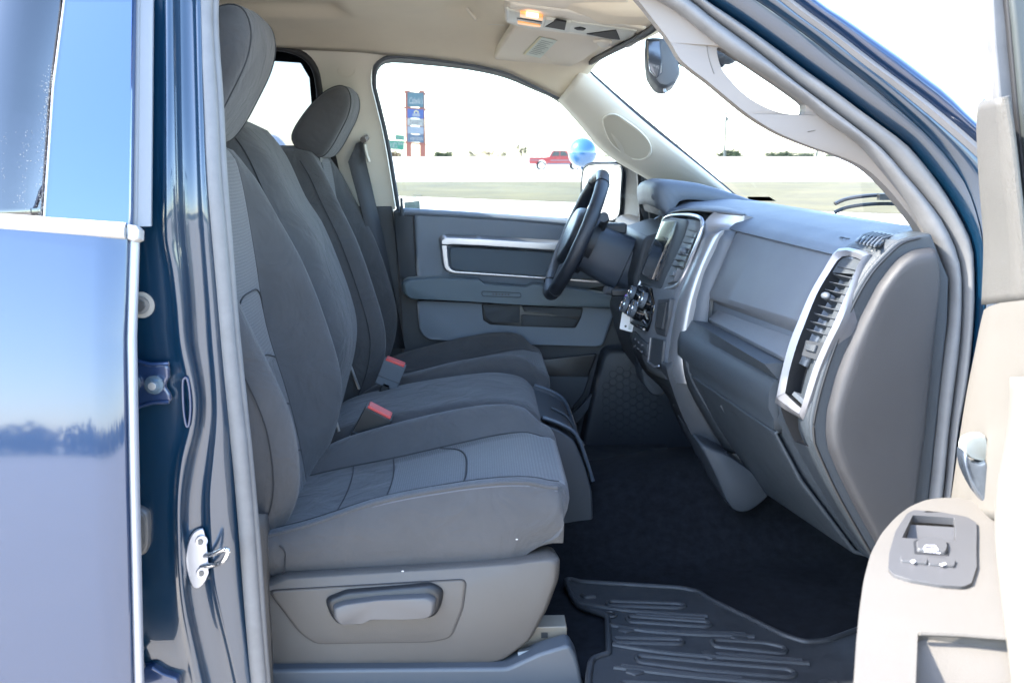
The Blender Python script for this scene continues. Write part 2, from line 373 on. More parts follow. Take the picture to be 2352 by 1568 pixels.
def backrest(par, side, dx, yc, lo):
    mb = MB(); zs = [-.74+.77*i/44 for i in range(45)]; qs = [-1+2*i/48 for i in range(49)]; rows = []
    for z in zs:
        fr = [back_pt(z, q, side, dx, yc, lo) for q in qs]; th = .10*min(1, math.sqrt(max(.03, (.03-z)/.08)) if z > -.05 else 1)
        bk = [Vector((fr[-1].x-.03, fr[-1].y, fr[-1].z))]
        for q in (.9, .5, 0, -.5, -.9):
            p = back_pt(z, q, side, dx, yc, lo); bk.append(Vector((sinterp(BK_Z, BK_X, z)+dx-th, p.y, p.z)))
        bk.append(Vector((fr[0].x-.03, fr[0].y, fr[0].z))); rows.append(fr+bk)
    m = len(rows[0]); o = 0; vs = [p for r in rows for p in r]; F1 = []; F2 = []
    for i in range(len(rows)-1):
        for j in range(m):
            f = [i*m+j, i*m+(j+1) % m, (i+1)*m+(j+1) % m, (i+1)*m+j]
            q = qs[j] if j < 48 else 9
            (F2 if abs(q+.02) < .44 and zs[i] > -.42 else F1).append(f)
    mb.add(vs, F1+[list(range(m))[::-1], [(len(rows)-1)*m+j for j in range(m)]], 'fabric'); n0 = len(mb.v)
    mb.add(vs, F2, 'fabric_woven')
    def seam(fn, r=.0016, mt='stitch', n=26):
        mb.tube([fn(i/(n-1))+Vector((.0012, 0, 0)) for i in range(n)], r, mt, n=5)
    for sg in (-1, 1): seam(lambda t, sg=sg: back_pt(lerp(-.70, 0, t), .44*sg, side, dx, yc, lo))
    for z in (-.40, -.50, -.60): seam(lambda t, z=z: back_pt(z+.012*math.cos((t-.5)*5), lerp(-.44, .44, t), side, dx, yc, lo), .0013)
    seam(lambda t: back_pt(-.31+.05*math.sqrt(max(0, 1-(2*t-1)**4)), lerp(-.43, .43, t), side, dx, yc, lo), .0018)
    for sg in (-1, 1): seam(lambda t, sg=sg: back_pt(lerp(-.70, -.01, t), .93*sg, side, dx, yc, lo)+Vector((.001, side*sg*.002, 0)), .0013, 'stitch', 40)
    return mb.build('backrest', par)
def headrest(par, prof, y0, y1):
    c = sum(prof, Vector())/len(prof); rows = []
    for y, s in ((y0, .70), (y0+.006, .86), (y0+.018, .95), (y0+.036, .99), (lerp(y0, y1, .5), 1.02), (y1-.036, .99), (y1-.018, .95), (y1-.006, .86), (y1, .70)):
        rows.append([Vector((c.x+(p.x-c.x)*s, y, c.z+(p.z-c.z)*s)) for p in prof])
    mb = MB(); mb.loft(rows, 'fabric')
    for y in (y0+.026, y1-.026):
        mb.tube([Vector((c.x+(p.x-c.x)*.975, y, c.z+(p.z-c.z)*.975)) for p in prof], .0016, 'stitch', n=5, closed=True, up=(0, 1, 0))
    h = mb.build('headrest', par, sharp=60)
    lo = min(prof, key=lambda p: p.z); g = MB(); ym = (y0+y1)/2
    for yy in (ym-.06, ym+.06): g.cyl((c.x-.035, yy, lo.z-.06), (c.x-.02, yy, lo.z+.03), .006, 'steel', 10)
    g.box((c.x-.05, ym, lo.z-.004), (.07, .20, .018), 'plastic_black'); g.build('headrest_post', par, bevel=.004)
    return h
FH = cr([P(u, v, 2.78) for u, v in ((665, 312), (690, 265), (733, 216), (770, 195), (795, 199), (805, 227), (799, 262), (780, 302), (757, 342), (735, 362), (700, 358), (678, 343))], 4, True)
def shifted(pr, dx, dz, s):
    c = sum(pr, Vector())/len(pr); return [Vector((c.x+(p.x-c.x)*s+dx, 0, c.z+(p.z-c.z)*s+dz)) for p in pr]
# cushions ---------------------------------------------------------------
CX = [-.47, -.40, -.313, -.184, -.05, .037, .10, .15]
C_EDGE = [-.69, -.672, -.650, -.607, -.582, -.573, -.574, -.583]
C_PAN = [-.70, -.682, -.665, -.642, -.612, -.592, -.584, -.592]
C_BOL = [-.70, -.665, -.617, -.578, -.548, -.538, -.546, -.585]
def cush_pt(x, q, drop=0, dz=0, sym=False, far=False):
    e, p, b = (sinterp(CX, A, x) for A in (C_EDGE, C_PAN, C_BOL)); a = abs(q)
    if sym: e = b
    if q < 0: z = p + (e-p)*sstep(.55 if sym else .74, .82 if sym else .90, a)
    else: z = p + (b-p)*sstep(.42, .74, a)
    if q > 0 or sym: z -= .075*max(0, (a-.78)/.22)**2.5
    z -= .005*sstep(.46, .50, q)*(1-sstep(.50, .56, q))
    z = lerp(z, -.692, drop); return z+dz
def cushion(par, name, side, dx, yc, w, sym=False, dz=0):
    st = [(-.47+.62*i/40, 0) for i in range(41)]+[(.160, .07), (.166, .18), (.168, .34), (.165, .52), (.158, .70), (.146, .85), (.125, .96)]
    qs = [-1+2*i/44 for i in range(45)]; rows = []
    for x, d in st:
        fr = [Vector((x+dx-.018*abs(q)**8*sstep(.0, .16, x), yc+side*q*w, EZ+cush_pt(min(x, .15), q, d, dz, sym))) for q in qs]
        a, b = fr[0], fr[-1]; zb = EZ-.745+dz+.055*sstep(.02, .15, x)*(1-.0*d); r = []
        for k, o in ((0, .0), (.25, .010), (.6, .016), (.85, .010)): r.append(Vector((a.x, a.y-side*o*min(1, 3*(1-d)), lerp(zb, a.z, k))))
        r += fr
        for k, o in ((.85, .006), (.6, .010), (.25, .006), (0, .0)): r.append(Vector((b.x, b.y+side*o, lerp(zb, b.z, k))))
        rows.append(r)
    m = len(rows[0]); F1 = []; F2 = []
    for i in range(len(rows)-1):
        for j in range(m):
            f = [i*m+j, i*m+(j+1) % m, (i+1)*m+(j+1) % m, (i+1)*m+j]; q = qs[j-4] if 4 <= j < 48 else 9
            lo = -.58 if sym else -.86
            (F2 if lo < q < .48 and st[i][0] > -.19 and st[i][1] < .05 else F1).append(f)
    mb = MB(); vs = [p for r in rows for p in r]
    mb.add(vs, F1+[list(range(m))[::-1], [(len(rows)-1)*m+j for j in range(m)]], 'fabric').add(vs, F2, 'fabric_woven')
    def pt(x, q, o=.001): return Vector((x+dx-.018*abs(q)**8*sstep(.0, .16, x), yc+side*q*w, EZ+cush_pt(x, q, 0, dz, sym)+o))
    lo = -.58 if sym else -.87
    mb.tube([pt(lerp(-.42, .14, i/30), .50) for i in range(31)], .0016, 'stitch', n=5)
    for x0, bow in ((-.278, .010), (-.192, .012)): mb.tube([pt(x0+bow*(1-(2*i/14-1)**2)+.006*(i/14), lerp(lo, .49, i/14), .0004) for i in range(15)], .0011, 'stitch', n=5)
    mb.tube([pt(-.085+.058*math.sqrt(max(0, 1-abs(2*i/20-1)**3)), lerp(lo, .49, i/20), .0005) for i in range(21)], .0018, 'stitch', n=6)
    # piping along the outboard crease
    q0 = -.985
    mb.tube([pt(lerp(-.42, .155, i/30) if i < 31 else .15, q0, -.002) - Vector((0, side*.004, 0)) for i in range(31)], .0035, 'fabric', n=6)
    mb.tube([pt(lerp(-.42, .155, i/30), q0, -.0075) - Vector((0, side*.006, 0)) for i in range(31)], .0014, 'thread', n=5)
    mb.tube([pt(lerp(-.42, .15, i/30), lo, .0005) for i in range(31)], .0013, 'stitch', n=5)
    return mb.build(name, par)
def seatbase(par, y0, y1, dx):
    mb = MB(); mb.box((-.17+dx, (y0+y1)/2, EZ-.81), (.42, y1-y0, .11), 'plastic_black'); mb.build('seat_frame', par, bevel=.01)
# passenger seat
ps = cushion(TR, 'passenger_seat', 1, 0, 1.96, .24)
backrest(ps, 1, 0, 1.955, True)
headrest(ps, shifted(FH, -.075, .052, 1.24), 1.835, 2.105)
seatbase(ps, 1.76, 2.17, 0)
# driver seat
ds = cushion(TR, 'driver_seat', -1, .03, 2.89, .235, sym=True)
backrest(ds, -1, .045, 2.91, False)
headrest(ds, [Vector((p.x, 0, p.z)) for p in FH], 2.775, 3.035)
seatbase(ds, 2.68, 3.09, .03)
# folding middle seat
mb = MB(); rows = []
MZ = [.083, .076, .055, .0, -.10, -.16, -.27, -.37, -.43, -.50, -.60, -.70]
MX = [-.555, -.53, -.505, -.468, -.425, -.388, -.345, -.315, -.308, -.318, -.345, -.37]
def mid_pt(z, q):
    a = abs(q); x = sinterp(MZ[::-1], MX[::-1], z); return Vector((x-.10*a**5, 2.43+q*lerp(.185, .195, sstep(.08, -.05, z)), EZ+z))
for i in range(40):
    z = lerp(.083, -.70, i/39); fr = [mid_pt(z, -1+2*k/30) for k in range(31)]
    bx = sinterp(MZ[::-1], MX[::-1], z)-.13*min(1, .25+math.sqrt(max(0, .083-z)/.05)); rows.append(fr+[Vector((bx, fr[-1].y-.01, fr[-1].z)), Vector((bx, 2.43, fr[-1].z)), Vector((bx, fr[0].y+.01, fr[0].z))])
mb.loft(rows, 'fabric')
mb.tube([mid_pt(lerp(.075, -.10, i/20), -.84)+Vector((.001, -.001, 0)) for i in range(21)], .0014, 'stitch', n=5)
ms_rows = []; prof = [(-.46, -.70), (-.40, -.665), (-.345, -.628), (-.27, -.605), (-.15, -.580), (0, -.560), (.06, -.560), (.11, -.572), (.14, -.60), (.150, -.64), (.150, -.72)]
def midc(x, z, q): return Vector((x, 2.43+q*.198, EZ+z-.05*max(0, (abs(q)-.75)/.25)**2.2))
cc = MB(); pr = cr([Vector((x, 0, z)) for x, z in prof], 4)
for p in pr:
    a = [midc(p.x, p.z, -1+2*k/24) for k in range(25)]; ms_rows.append([Vector((a[0].x, a[0].y, EZ-.76))]+a+[Vector((a[-1].x, a[-1].y, EZ-.76))])
cc.loft(ms_rows, 'fabric')
for q in (-.93, .93): cc.tube([midc(p.x, p.z, q)+Vector((0, 0, .001)) for p in pr[6:]], .0015, 'stitch', n=5)
ms = cc.build('middle_seat', TR); mb.build('backrest', ms)
# side shield, recline lever --------------------------------------------
Y0 = 1.700
out = [(560, 1345), (612, 1334), (640, 1320), (900, 1304), (1040, 1296), (1180, 1286), (1270, 1275), (1290, 1283), (1288, 1325), (1262, 1395), (1222, 1468), (1165, 1512), (1100, 1531), (980, 1536), (560, 1538)]
rows = []
o3 = fillet([P(u, v, Y0) for u, v in out], .010, 3); c = sum(o3, Vector())/len(o3)
mb = MB()
for d, s in ((.055, .965), (.02, .985), (.008, .99), (0, .985), (-.010, .955), (-.012, .93)):
    rows.append([Vector((c.x+(p.x-c.x)*s, Y0+d, c.z+(p.z-c.z)*(s if abs(s) else 1))) for p in o3])
mb.loft(rows, 'plastic_brown')
sh = mb.build('side_shield', ps, sharp=50)
mb = MB(); rec = fillet([P(u, v, Y0-.012) for u, v in ((617, 1356), (1070, 1330), (1062, 1395), (1035, 1462), (990, 1472), (725, 1476), (690, 1452))], .012, 4)
mb.tube(rec, .0022, 'plastic_black', n=6, closed=True, up=(0, 1, 0))
mb.dome(rec, .003, 'plastic_brown', inset=.03, back=.006)
mb.build('shield_panel', ps)
mb = MB(); ped = fillet([P(u, v, Y0-.015) for u, v in ((746, 1372), (795, 1352), (995, 1336), (1020, 1352), (1014, 1390), (1000, 1412), (850, 1418), (828, 1428), (775, 1430), (757, 1405))], .010, 3)
mb.dome(ped, .014, 'plastic_black', inset=.12, back=.004); mb.build('lever_base', ps)
mb = MB(); lev = fillet([P(u, v, Y0-.03) for u, v in ((764, 1388), (790, 1378), (870, 1367), (985, 1362), (1004, 1372), (998, 1405), (985, 1412), (925, 1414), (850, 1414), (832, 1424), (780, 1428), (768, 1415))], .007, 4)
mb.dome(lev, .016, 'switch_grey', inset=.10, steps=5, back=.01); mb.build('recline_lever', ps)
# chrome upper hinge strips and buckles
for nm, uv, y in (('belt_guide', ((802, 832), (825, 893)), 2.66), ('belt_guide', ((768, 955), (778, 990)), 2.2)):
    MB().tube([P(*uv[0], y), P(*uv[1], y)], .004, 'steel', n=6).build(nm, ms)
def buckle(par, base, top, y, w, hm):
    """webbing stalk, black housing and red press button"""
    a, b = P(*base, y), P(*top, y); d = (b-a).normalized(); L = (b-a).length; yv = Vector((0, 1, 0)); xv = d.cross(yv).normalized()
    mb = MB(); R = Matrix((xv, yv, d)).transposed()
    mb.box(a+d*L*.70, (w*.98, w*.8, L*.60), hm, R)
    mb.box(a+d*L*.60, (w*1.0, w*.82, .003), 'plastic', R)
    h = mb.build('belt_buckle', par, bevel=.004)
    MB().box(a+d*(L*1.0+.002), (w*.84, w*.62, .008), 'red_plastic', R).build('press_button', par, bevel=.002)
    g = MB(); g.box(a+d*L*.2, (w*.4, w*.8, L*.6), 'plastic_black', R); g.build('buckle_stalk', par, bevel=.004)
buckle(ps, (800, 1078), (872, 944), 2.205, .068, 'plastic_black')
buckle(ds, (874, 918), (908, 832), 2.58, .060, 'plastic_grey')

for u, v, r in ((1187, 1238, .0015), (925, 1311, .0018)):
    MB().ball(P(u, v, 1.688), r, 'lint', 6, 4, (1.3, .3, 1)).build('lint_speck', ps)
MB().tube(cr([P(u, v, 1.703) for u, v in ((642, 1252), (654, 1266), (655, 1290), (652, 1316))], 4), .0014, 'stitch', n=6).build('cover_seam', ps)
# ---------------------------------------------------------------- cab shell: driver's side wall, roof lining
WP = Vector((0, 3.20, EZ-.12)); WN = Vector((0, .42, .18)).normalized()
def Wd(u, v, off=0): return RP(u, v, WP+WN*off, WN)
WLIFT = WN*.05
front_open = [(908, 481), (899, 420), (882, 320), (862, 235), (852, 190), (858, 150), (887, 130), (940, 131), (983, 135), (1045, 143), (1103, 153), (1163, 168), (1223, 198), (1283, 228), (1313, 261), (1345, 298), (1373, 333), (1415, 366), (1460, 392), (1508, 420), (1560, 450), (1600, 500), (1600, 530)]
fo = cr([Wd(u, v) for u, v in front_open], 3)
rear_open = [(735, 235), (733, 200), (724, 158), (700, 128), (660, 112), (610, 108), (450, 100), (250, 110), (200, 150), (190, 440), (300, 460), (745, 470)]
ro = cr([Wd(u, v) for u, v in rear_open], 3, True)
# pillar and rail trim as a leaning panel with the two door openings in it
ol = [Wd(u, v) for u, v in ((60, 40), (500, 60), (900, 78), (1110, 96), (1240, 130), (1335, 185), (1400, 225), (1480, 300), (1560, 380), (1640, 440))]
ol = cr(ol, 3)
outline = ol + list(reversed(fo)) + [Wd(842, 478), Wd(60, 478)]
bt = MB(); bt.prism(outline, WN*.05, 'beige_trim', holes=[ro])
pillar = bt.build('pillar_trim', TR, bevel=.006, seg=3)
# raised airbag mark on the pillar trim
mk = cr([Wd(u, v, -.004) for u, v in ((778, 158), (776, 166), (784, 175), (800, 178), (812, 170), (815, 160))], 4); MB().tube(mk, .0012, 'beige_trim', n=5).build('embossed_mark', pillar)
# seals around the two openings
def seal(name, path, r, mt, par, flat=1, closed=False, up=(0, 1, 0)): return MB().tube(path, r, mt, n=10, flat=flat, closed=closed, up=up).build(name, par)
seal('door_seal', [p-WN*.006+Vector((.006, 0, 0)) for p in cr([Wd(u, v) for u, v in [(918, 800), (915, 620), (911, 520)]+[(u+3, v) for u, v in front_open[:-2]]], 3)], .0065, 'plastic_grey', TR)
seal('door_seal', [p-WN*.004 for p in ro], .010, 'rubber_dark', TR, closed=True)
# lower half of the driver's side B pillar
MB().prism([P(u, v, 3.21) for u, v in ((560, 474), (900, 474), (920, 620), (935, 830), (936, 900), (560, 900))], (0, .05, 0), 'plastic').build('lower_pillar_trim', TR, bevel=.004)
# headliner
HX = [-1.35, -.9, -.60, -.3, -.05, .08, .17, .27]; HE = []
for (u, v) in ((600, 106), (842, 118), (887, 124), (983, 131), (1103, 149), (1163, 164), (1223, 192), (1283, 224)):
    p = Wd(u, v, -.004); HE.append((p.x, p.y, p.z-EZ))
HE = [(-1.4, HE[0][1], HE[0][2])]+HE
hex_, hey, hez = [h[0] for h in HE], [h[1] for h in HE], [h[2] for h in HE]
def head_pt(fx, w):
    """fx 0 rear .. 1 windscreen; w -1 (near side) .. 1 (far side)"""
    a = abs(w); xf = lerp(.435, .285, a**2.2); x = lerp(-1.35, xf, fx)
    ye = interp(hex_, hey, x); ze = interp(hex_, hez, x); ze = ze if w > 0 else lerp(ze, .35, sstep(0, .6, -w)); hw = ye-2.43; d = (1-a)*hw
    k = 1-(1-min(d/.30, 1))**2.6
    zt = .372 - .075*sstep(-.05, .33, x)
    # broad hollow pressed into the roof lining over the seats
    zt += .030*(1-sstep(-.38, -.33, x))*sstep(.20, .26, d)+.022*sstep(-.13, -.06, x)*(1-sstep(.0, .05, x))*sstep(.22, .30, d)
    return Vector((x, 2.43+w*hw, EZ+ze+(max(zt, ze+.004)-ze)*k))
mb = MB(); mb.grid([[head_pt(i/70, -1+2*j/60) for j in range(61)] for i in range(71)], 'beige')
hl = mb.build('headliner', TR, solid=.012)
# outer roof skin + rear wall so that the cab is a closed shell
def roof_pt(fx, w):
    p = head_pt(fx, w); a = abs(w); return Vector((p.x+.02*fx, 2.43+(p.y-2.43)*1.05, p.z+.05+.02*(1-a)))
MB().grid([[roof_pt(i/20, -1+2*j/24) for j in range(25)] for i in range(21)], 'paint').build('roof', TR, solid=.01)
mb = MB(); rw = [Vector((-1.36, y, z)) for y, z in ((1.55, .55), (3.31, .55), (3.33, 1.45), (3.05, 1.93), (1.81, 1.93), (1.53, 1.45))]
mb.prism(rw, (-.05, 0, 0), 'paint', holes=[fillet([Vector((-1.36, y, z)) for y, z in ((1.75, 1.40), (3.11, 1.40), (2.98, 1.80), (1.88, 1.80))], .05)])
mb.build('rear_wall', TR, bevel=.004)
MB().prism([Vector((-1.385, y, z)) for y, z in ((1.74, 1.39), (3.12, 1.39), (2.99, 1.81), (1.87, 1.81))], (-.004, 0, 0), 'glass_tint').build('rear_window', TR)
# rear bench, mostly hidden
mb = MB(); mb.box((-1.05, 2.43, .92), (.50, 1.5, .14), 'fabric_dark'); mb.box((-1.27, 2.43, 1.25), (.12, 1.5, .62), 'fabric_dark'); mb.build('rear_bench', TR, bevel=.03, seg=3)
# driver's side rear door outside, driver's door outside
mb = MB(); mb.prism([Vector((-1.6, 3.30, .5)), Vector((-.545, 3.30, .5)), Vector((-.56, 3.30, 1.36)), Vector((-1.6, 3.30, 1.36))], (0, .10, 0), 'paint'); mb.build('rear_door', TR, bevel=.01)
gl = [p+WN*.03 for p in ro]; MB().prism(gl, WN*.004, 'glass_tint').build('rear_door_glass', TR)
mb = MB(); fr_out = [Wd(u, v, .052) for u, v in ((600, 104), (700, 126), (733, 190), (742, 300), (752, 470), (722, 470), (715, 240), (710, 180), (690, 146), (600, 140))]
mb.prism(cr(fr_out, 1, True), WN*.02, 'plastic_black'); mb.build('rear_window_frame', TR, bevel=.003)
# front door frame (grey) + glass
ins = [(908, 482), (900, 430), (885, 330), (870, 245), (864, 190), (872, 158), (900, 146), (983, 152), (1043, 158), (1103, 167), (1163, 182), (1223, 207), (1275, 231), (1320, 268), (1350, 298), (1376, 331)]
otr = [(880, 486), (872, 430), (858, 330), (846, 245), (842, 180), (852, 130), (900, 116), (983, 124), (1043, 133), (1103, 144), (1163, 160), (1223, 188), (1290, 222), (1340, 265), (1372, 300), (1400, 335)]
mb = MB(); A = cr([Wd(u, v, .045) for u, v in ins], 3); B = cr([Wd(u, v, .045) for u, v in otr], 3)
mb.prism(A+list(reversed(B)), WN*.02, 'door_frame_grey'); dfr = mb.build('door_window_frame', TR, bevel=.003)
mb = MB(); go = [Wd(u, v, .06) for u, v in otr]+[Wd(1470, 400, .06), Wd(1475, 540, .06), Wd(890, 530, .06)]
mb.prism(go, WN*.004, 'glass'); dgl = mb.build('door_glass', TR)
# thin stickers and etched marks on the glass
mb = MB(); mb.prism([Wd(u, v, .055) for u, v in ((928, 465), (964, 461), (965, 479), (929, 480))], WN*.0005, 'sticker'); mb.build('window_sticker', TR)
for k, (u0, u1, v) in enumerate(((948, 970, 448), (946, 957, 452), (960, 969, 453), (953, 972, 457))):
    pass
mb = MB()
for (u0, u1, v) in ((948, 970, 448), (946, 957, 452), (960, 969, 453), (953, 972, 457)):
    mb.prism([Wd(u0, v, .056), Wd(u1, v+.4, .056), Wd(u1, v+1.5, .056), Wd(u0, v+1.1, .056)], WN*.0004, 'paper_ink')
mb.build('etched_mark', TR)
# vertical black rear run of the sail corner + sail triangle
mb = MB(); mb.prism([Wd(u, v, .03) for u, v in ((1464, 398), (1472, 402), (1480, 528), (1471, 530))], WN*.03, 'rubber_dark'); mb.prism([Wd(u, v, .028) for u, v in ((1472, 402), (1484, 407), (1492, 530), (1480, 530))], WN*.03, 'plastic_grey'); mb.build('glass_run', TR, bevel=.001)
mb = MB(); mb.prism([Wd(u, v, .005) for u, v in ((1481, 404), (1560, 450), (1560, 540), (1496, 540))], WN*.05, 'plastic'); mb.build('sail_trim', TR, bevel=.004)
# windscreen-side (A) pillar trim, far side
low = cr([Wd(u, v, -.003) for u, v in ((1283, 228), (1313, 261), (1345, 298), (1373, 333), (1415, 366), (1460, 392), (1508, 420), (1560, 452), (1640, 500))], 4)
top = cr([P(u, v, 3.0+.0*k) for k, (u, v) in enumerate(((1342, 150), (1352, 168), (1385, 198), (1440, 246), (1519, 312), (1580, 362), (1640, 412), (1690, 455), (1740, 498)))], 4)
low, top = resample(low, 34), resample(top, 34); rows = []
for k in range(9):
    t = k/8; rows.append([low[i].lerp(top[i], t)+Vector((0, -.035*math.sin(math.pi*t)**.8, 0)) for i in range(34)])
mb = MB(); mb.grid(rows, 'beige_trim'); ap = mb.build('front_pillar_trim', TR, solid=.012)
# grab recess in that pillar: a proud plate, the shade put into its colour
rec = [(1386, 282), (1392, 268), (1412, 264), (1440, 280), (1475, 308), (1493, 335), (1490, 358), (1465, 366), (1435, 355), (1402, 325)]
def onap(u, v, off=0):
    return P(u, v, 3.035-off)
def ap_y(u, v):
    best = None
    for r in rows:
        for p in r:
            d = (p-EYE); q = ray(u, v); e = d - q*d.dot(q)
            if best is None or e.length < best[0]: best = (e.length, p.y)
    return best[1]
rc = cr([P(u, v, ap_y(u, v)-.016) for u, v in rec], 4, True)
mb = MB(); mb.tube(rc, .004, 'beige_trim', n=6, closed=True, up=(0, 1, 0)); mb.build('recess_rim', ap)
mb = MB(); cc_ = sum(rc, Vector())/len(rc); mb.prism([p+Vector((0, -.006, 0)) for p in rc], (0, .012, 0), 'shaded_beige'); mb.build('recess_panel', ap)
# dark ceramic edge of the windscreen
edge = cr([P(u, v, 3.02) for u, v in ((1700, 462), (1640, 410), (1519, 309), (1440, 243), (1385, 195), (1354, 166), (1344, 150))], 3)+cr([P(1344, 150, 3.02), P(1400, 120, 2.72), P(1450, 95, 2.48), P(1500, 66, 2.28), P(1540, 30, 2.1)], 3)
mb = MB(); mb.tube([p+Vector((-.001, .006, 0)) for p in edge], .0085, 'rubber_dark', n=6); mb.build('windshield_edge', TR)
ws = [P(1344, 150, 3.02)+Vector((.03, 0, .03)), P(1690, 455, 3.02)+Vector((.12, .03, -.07)), Vector((.98, 2.43, EZ-.20)), Vector((.93, 1.60, EZ-.20)), Vector((.36, 1.78, EZ+.34)), Vector((.43, 2.43, EZ+.33))]
c1 = [ws[0], ws[5], ws[4]]; c2 = [ws[1], ws[2]+Vector((.03, 0, 0)), ws[3]]
A = resample(cr(c1, 6), 13); B = resample(cr(c2, 6), 13)
MB().grid([A, B], 'windshield_glass').build('windshield', TR)
# sticker at the foot of the windscreen
MB().prism([P(u, v, 2.9) for u, v in ((1716, 452), (1766, 452), (1782, 462), (1722, 461))], (.001, 0, 0), 'sticker_dark').build('windshield_sticker', TR)
# ---------------------------------------------------------------- overhead console, visors
def plane3(a, b, c):
    a, b, c = Vector(a), Vector(b), Vector(c); return a, (b-a).cross(c-a).normalized()
CP, CN = plane3((.0, 2.30, EZ+.345), (.0, 2.70, EZ+.335), (.42, 2.43, EZ+.292))
if CN.z > 0: CN = -CN
def Cn(u, v, off=0): return RP(u, v, CP+CN*off, CN)
pod = [(1158, 8), (1170, -6), (1300, 8), (1486, 52), (1484, 60), (1470, 85), (1452, 98), (1400, 94), (1330, 80), (1195, 48), (1160, 38)]
mb = MB(); mb.dome(fillet([Cn(u, v, .0) for u, v in pod], .012, 3), .016, 'beige_trim', inset=.05, steps=4, back=.03, dirv=CN); oc = mb.build('overhead_console', TR)
def cpoly(name, pts, off, h, m, par=oc, r=.004, inset=.04):
    return MB().dome(fillet([Cn(u, v, off) for u, v in pts], r, 3), h, m, inset=inset, steps=2, back=.004, dirv=CN).build(name, par)
cpoly('console_panel', [(1163, 20), (1256, 41), (1465, 70), (1450, 95), (1330, 75), (1164, 47)], .017, .003, 'console_grey')
cpoly('map_lamp', [(1195, 29), (1247, 38), (1247, 47), (1194, 38)], .021, .002, 'amber_lamp')
cpoly('lamp_bulb', [(1208, 31), (1237, 36), (1237, 42), (1208, 37)], .024, .0015, 'hot_lamp')
cpoly('map_lamp', [(1189, 49), (1242, 58), (1241, 62), (1189, 54)], .021, .002, 'amber_lamp')
cpoly('lamp_gap', [(1187, 42), (1245, 51), (1245, 55), (1187, 46)], .021, .001, 'plastic_black', r=.001)
cpoly('console_button', [(1254, 43), (1313, 51), (1306, 73), (1248, 62)], .020, .003, 'console_grey')
cpoly('button_recess', [(1278, 47), (1301, 52), (1297, 70), (1252, 62)], .0245, .0005, 'void', r=.001)  # this and the next two: raised black plates painting the recess shade
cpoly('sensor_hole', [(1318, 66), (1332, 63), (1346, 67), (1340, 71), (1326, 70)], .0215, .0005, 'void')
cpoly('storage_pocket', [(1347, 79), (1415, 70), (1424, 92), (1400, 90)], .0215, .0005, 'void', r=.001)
# driver's visor
def visor(name, pts, y0, pl, par):
    return MB().dome(fillet(pts, .02, 4), .012, 'visor_beige', inset=.05, steps=4, back=.012, dirv=pl).build(name, par)
VP_, VN = plane3((.08, 2.63, EZ+.318), (.08, 3.0, EZ+.285), (.36, 2.63, EZ+.285))
if VN.z > 0: VN = -VN
def Vs(u, v, off=0): return RP(u, v, VP_+VN*off, VN)
vs_o = [(1184, 50), (1150, 98), (1134, 128), (1143, 141), (1219, 162), (1264, 165), (1278, 158), (1288, 149), (1300, 151), (1340, 130), (1374, 106), (1381, 92), (1381, 70)]
sv = visor('sun_visor', [Vs(u, v) for u, v in vs_o], 0, VN, TR)
st = [Vs(u, v, .0135) for u, v in ((1239, 84), (1280, 94), (1241, 134), (1201, 124))]
MB().prism(st, VN*.0006, 'paper').build('warning_label', sv)
a, b, c_, d_ = st
MB().prism([a.lerp(b, -.0)+VN*.001, a.lerp(b, .13)+VN*.001, d_.lerp(c_, .13)+VN*.001, d_+VN*.001], VN*.0004, 'paper_yellow').build('label_stripe', sv)
mb = MB()
def lab(x, y): return (a.lerp(b, x)).lerp(d_.lerp(c_, x), y)+VN*.0012
for k in range(9):
    y = .12+.09*k; mb.prism([lab(.24, y), lab(.9-.1*(k % 3), y), lab(.9-.1*(k % 3), y+.018), lab(.24, y+.018)], VN*.0002, 'paper_ink')
mb.build('label_lines', sv)
MB().tube([Vs(u, v, .013) for u, v in ((1366, 94), (1385, 93), (1404, 96))], .006, 'beige_trim').build('visor_clip', sv)
mb = MB(); mb.dome(cr([Vs(u, v, .012) for u, v in ((1370, 97), (1376, 91), (1392, 91), (1403, 95), (1398, 103), (1383, 106))], 3, True), .006, 'beige_trim', inset=.2, dirv=VN); mb.build('visor_hinge', sv)
# passenger visor, its front corner hangs into view at the top
mb = MB(); pv = [P(u, v, y) for u, v, y in ((1130, -60, 2.2), (1440, -40, 1.95), (1444, 12, 2.10), (1436, 26, 2.2), (1400, 22, 2.27), (1250, 4, 2.32), (1140, -14, 2.33))]
zz = EZ+.325; pv = [PZ(u, v, zz-.02*0) for u, v in ((1135, -60), (1440, -60), (1445, -10), (1441, 18), (1428, 27), (1385, 21), (1260, 4), (1150, -12))]
mb.dome(fillet(pv, .012, 4), .012, 'visor_beige', inset=.04, steps=4, back=.012, dirv=(0, 0, -1)); pvo = mb.build('sun_visor', TR)
MB().tube([PZ(u, v, zz-.014) for u, v in ((1384, 12), (1386, 18), (1396, 22))], .0012, 'beige', n=5).build('visor_clip', pvo)
MB().tube([head_pt(fx, w)+Vector((0, 0, -.003)) for fx, w in ((.800, .66), (.82, .60))], .004, 'beige_trim').build('coat_hook', hl)
mk = MB(); hk = [P(u, v, 2.70) for u, v in ((1072, 20), (1094, 46))]
mk.tube(hk, .0045, 'beige_trim', n=8); mk.build('lining_clip', hl)
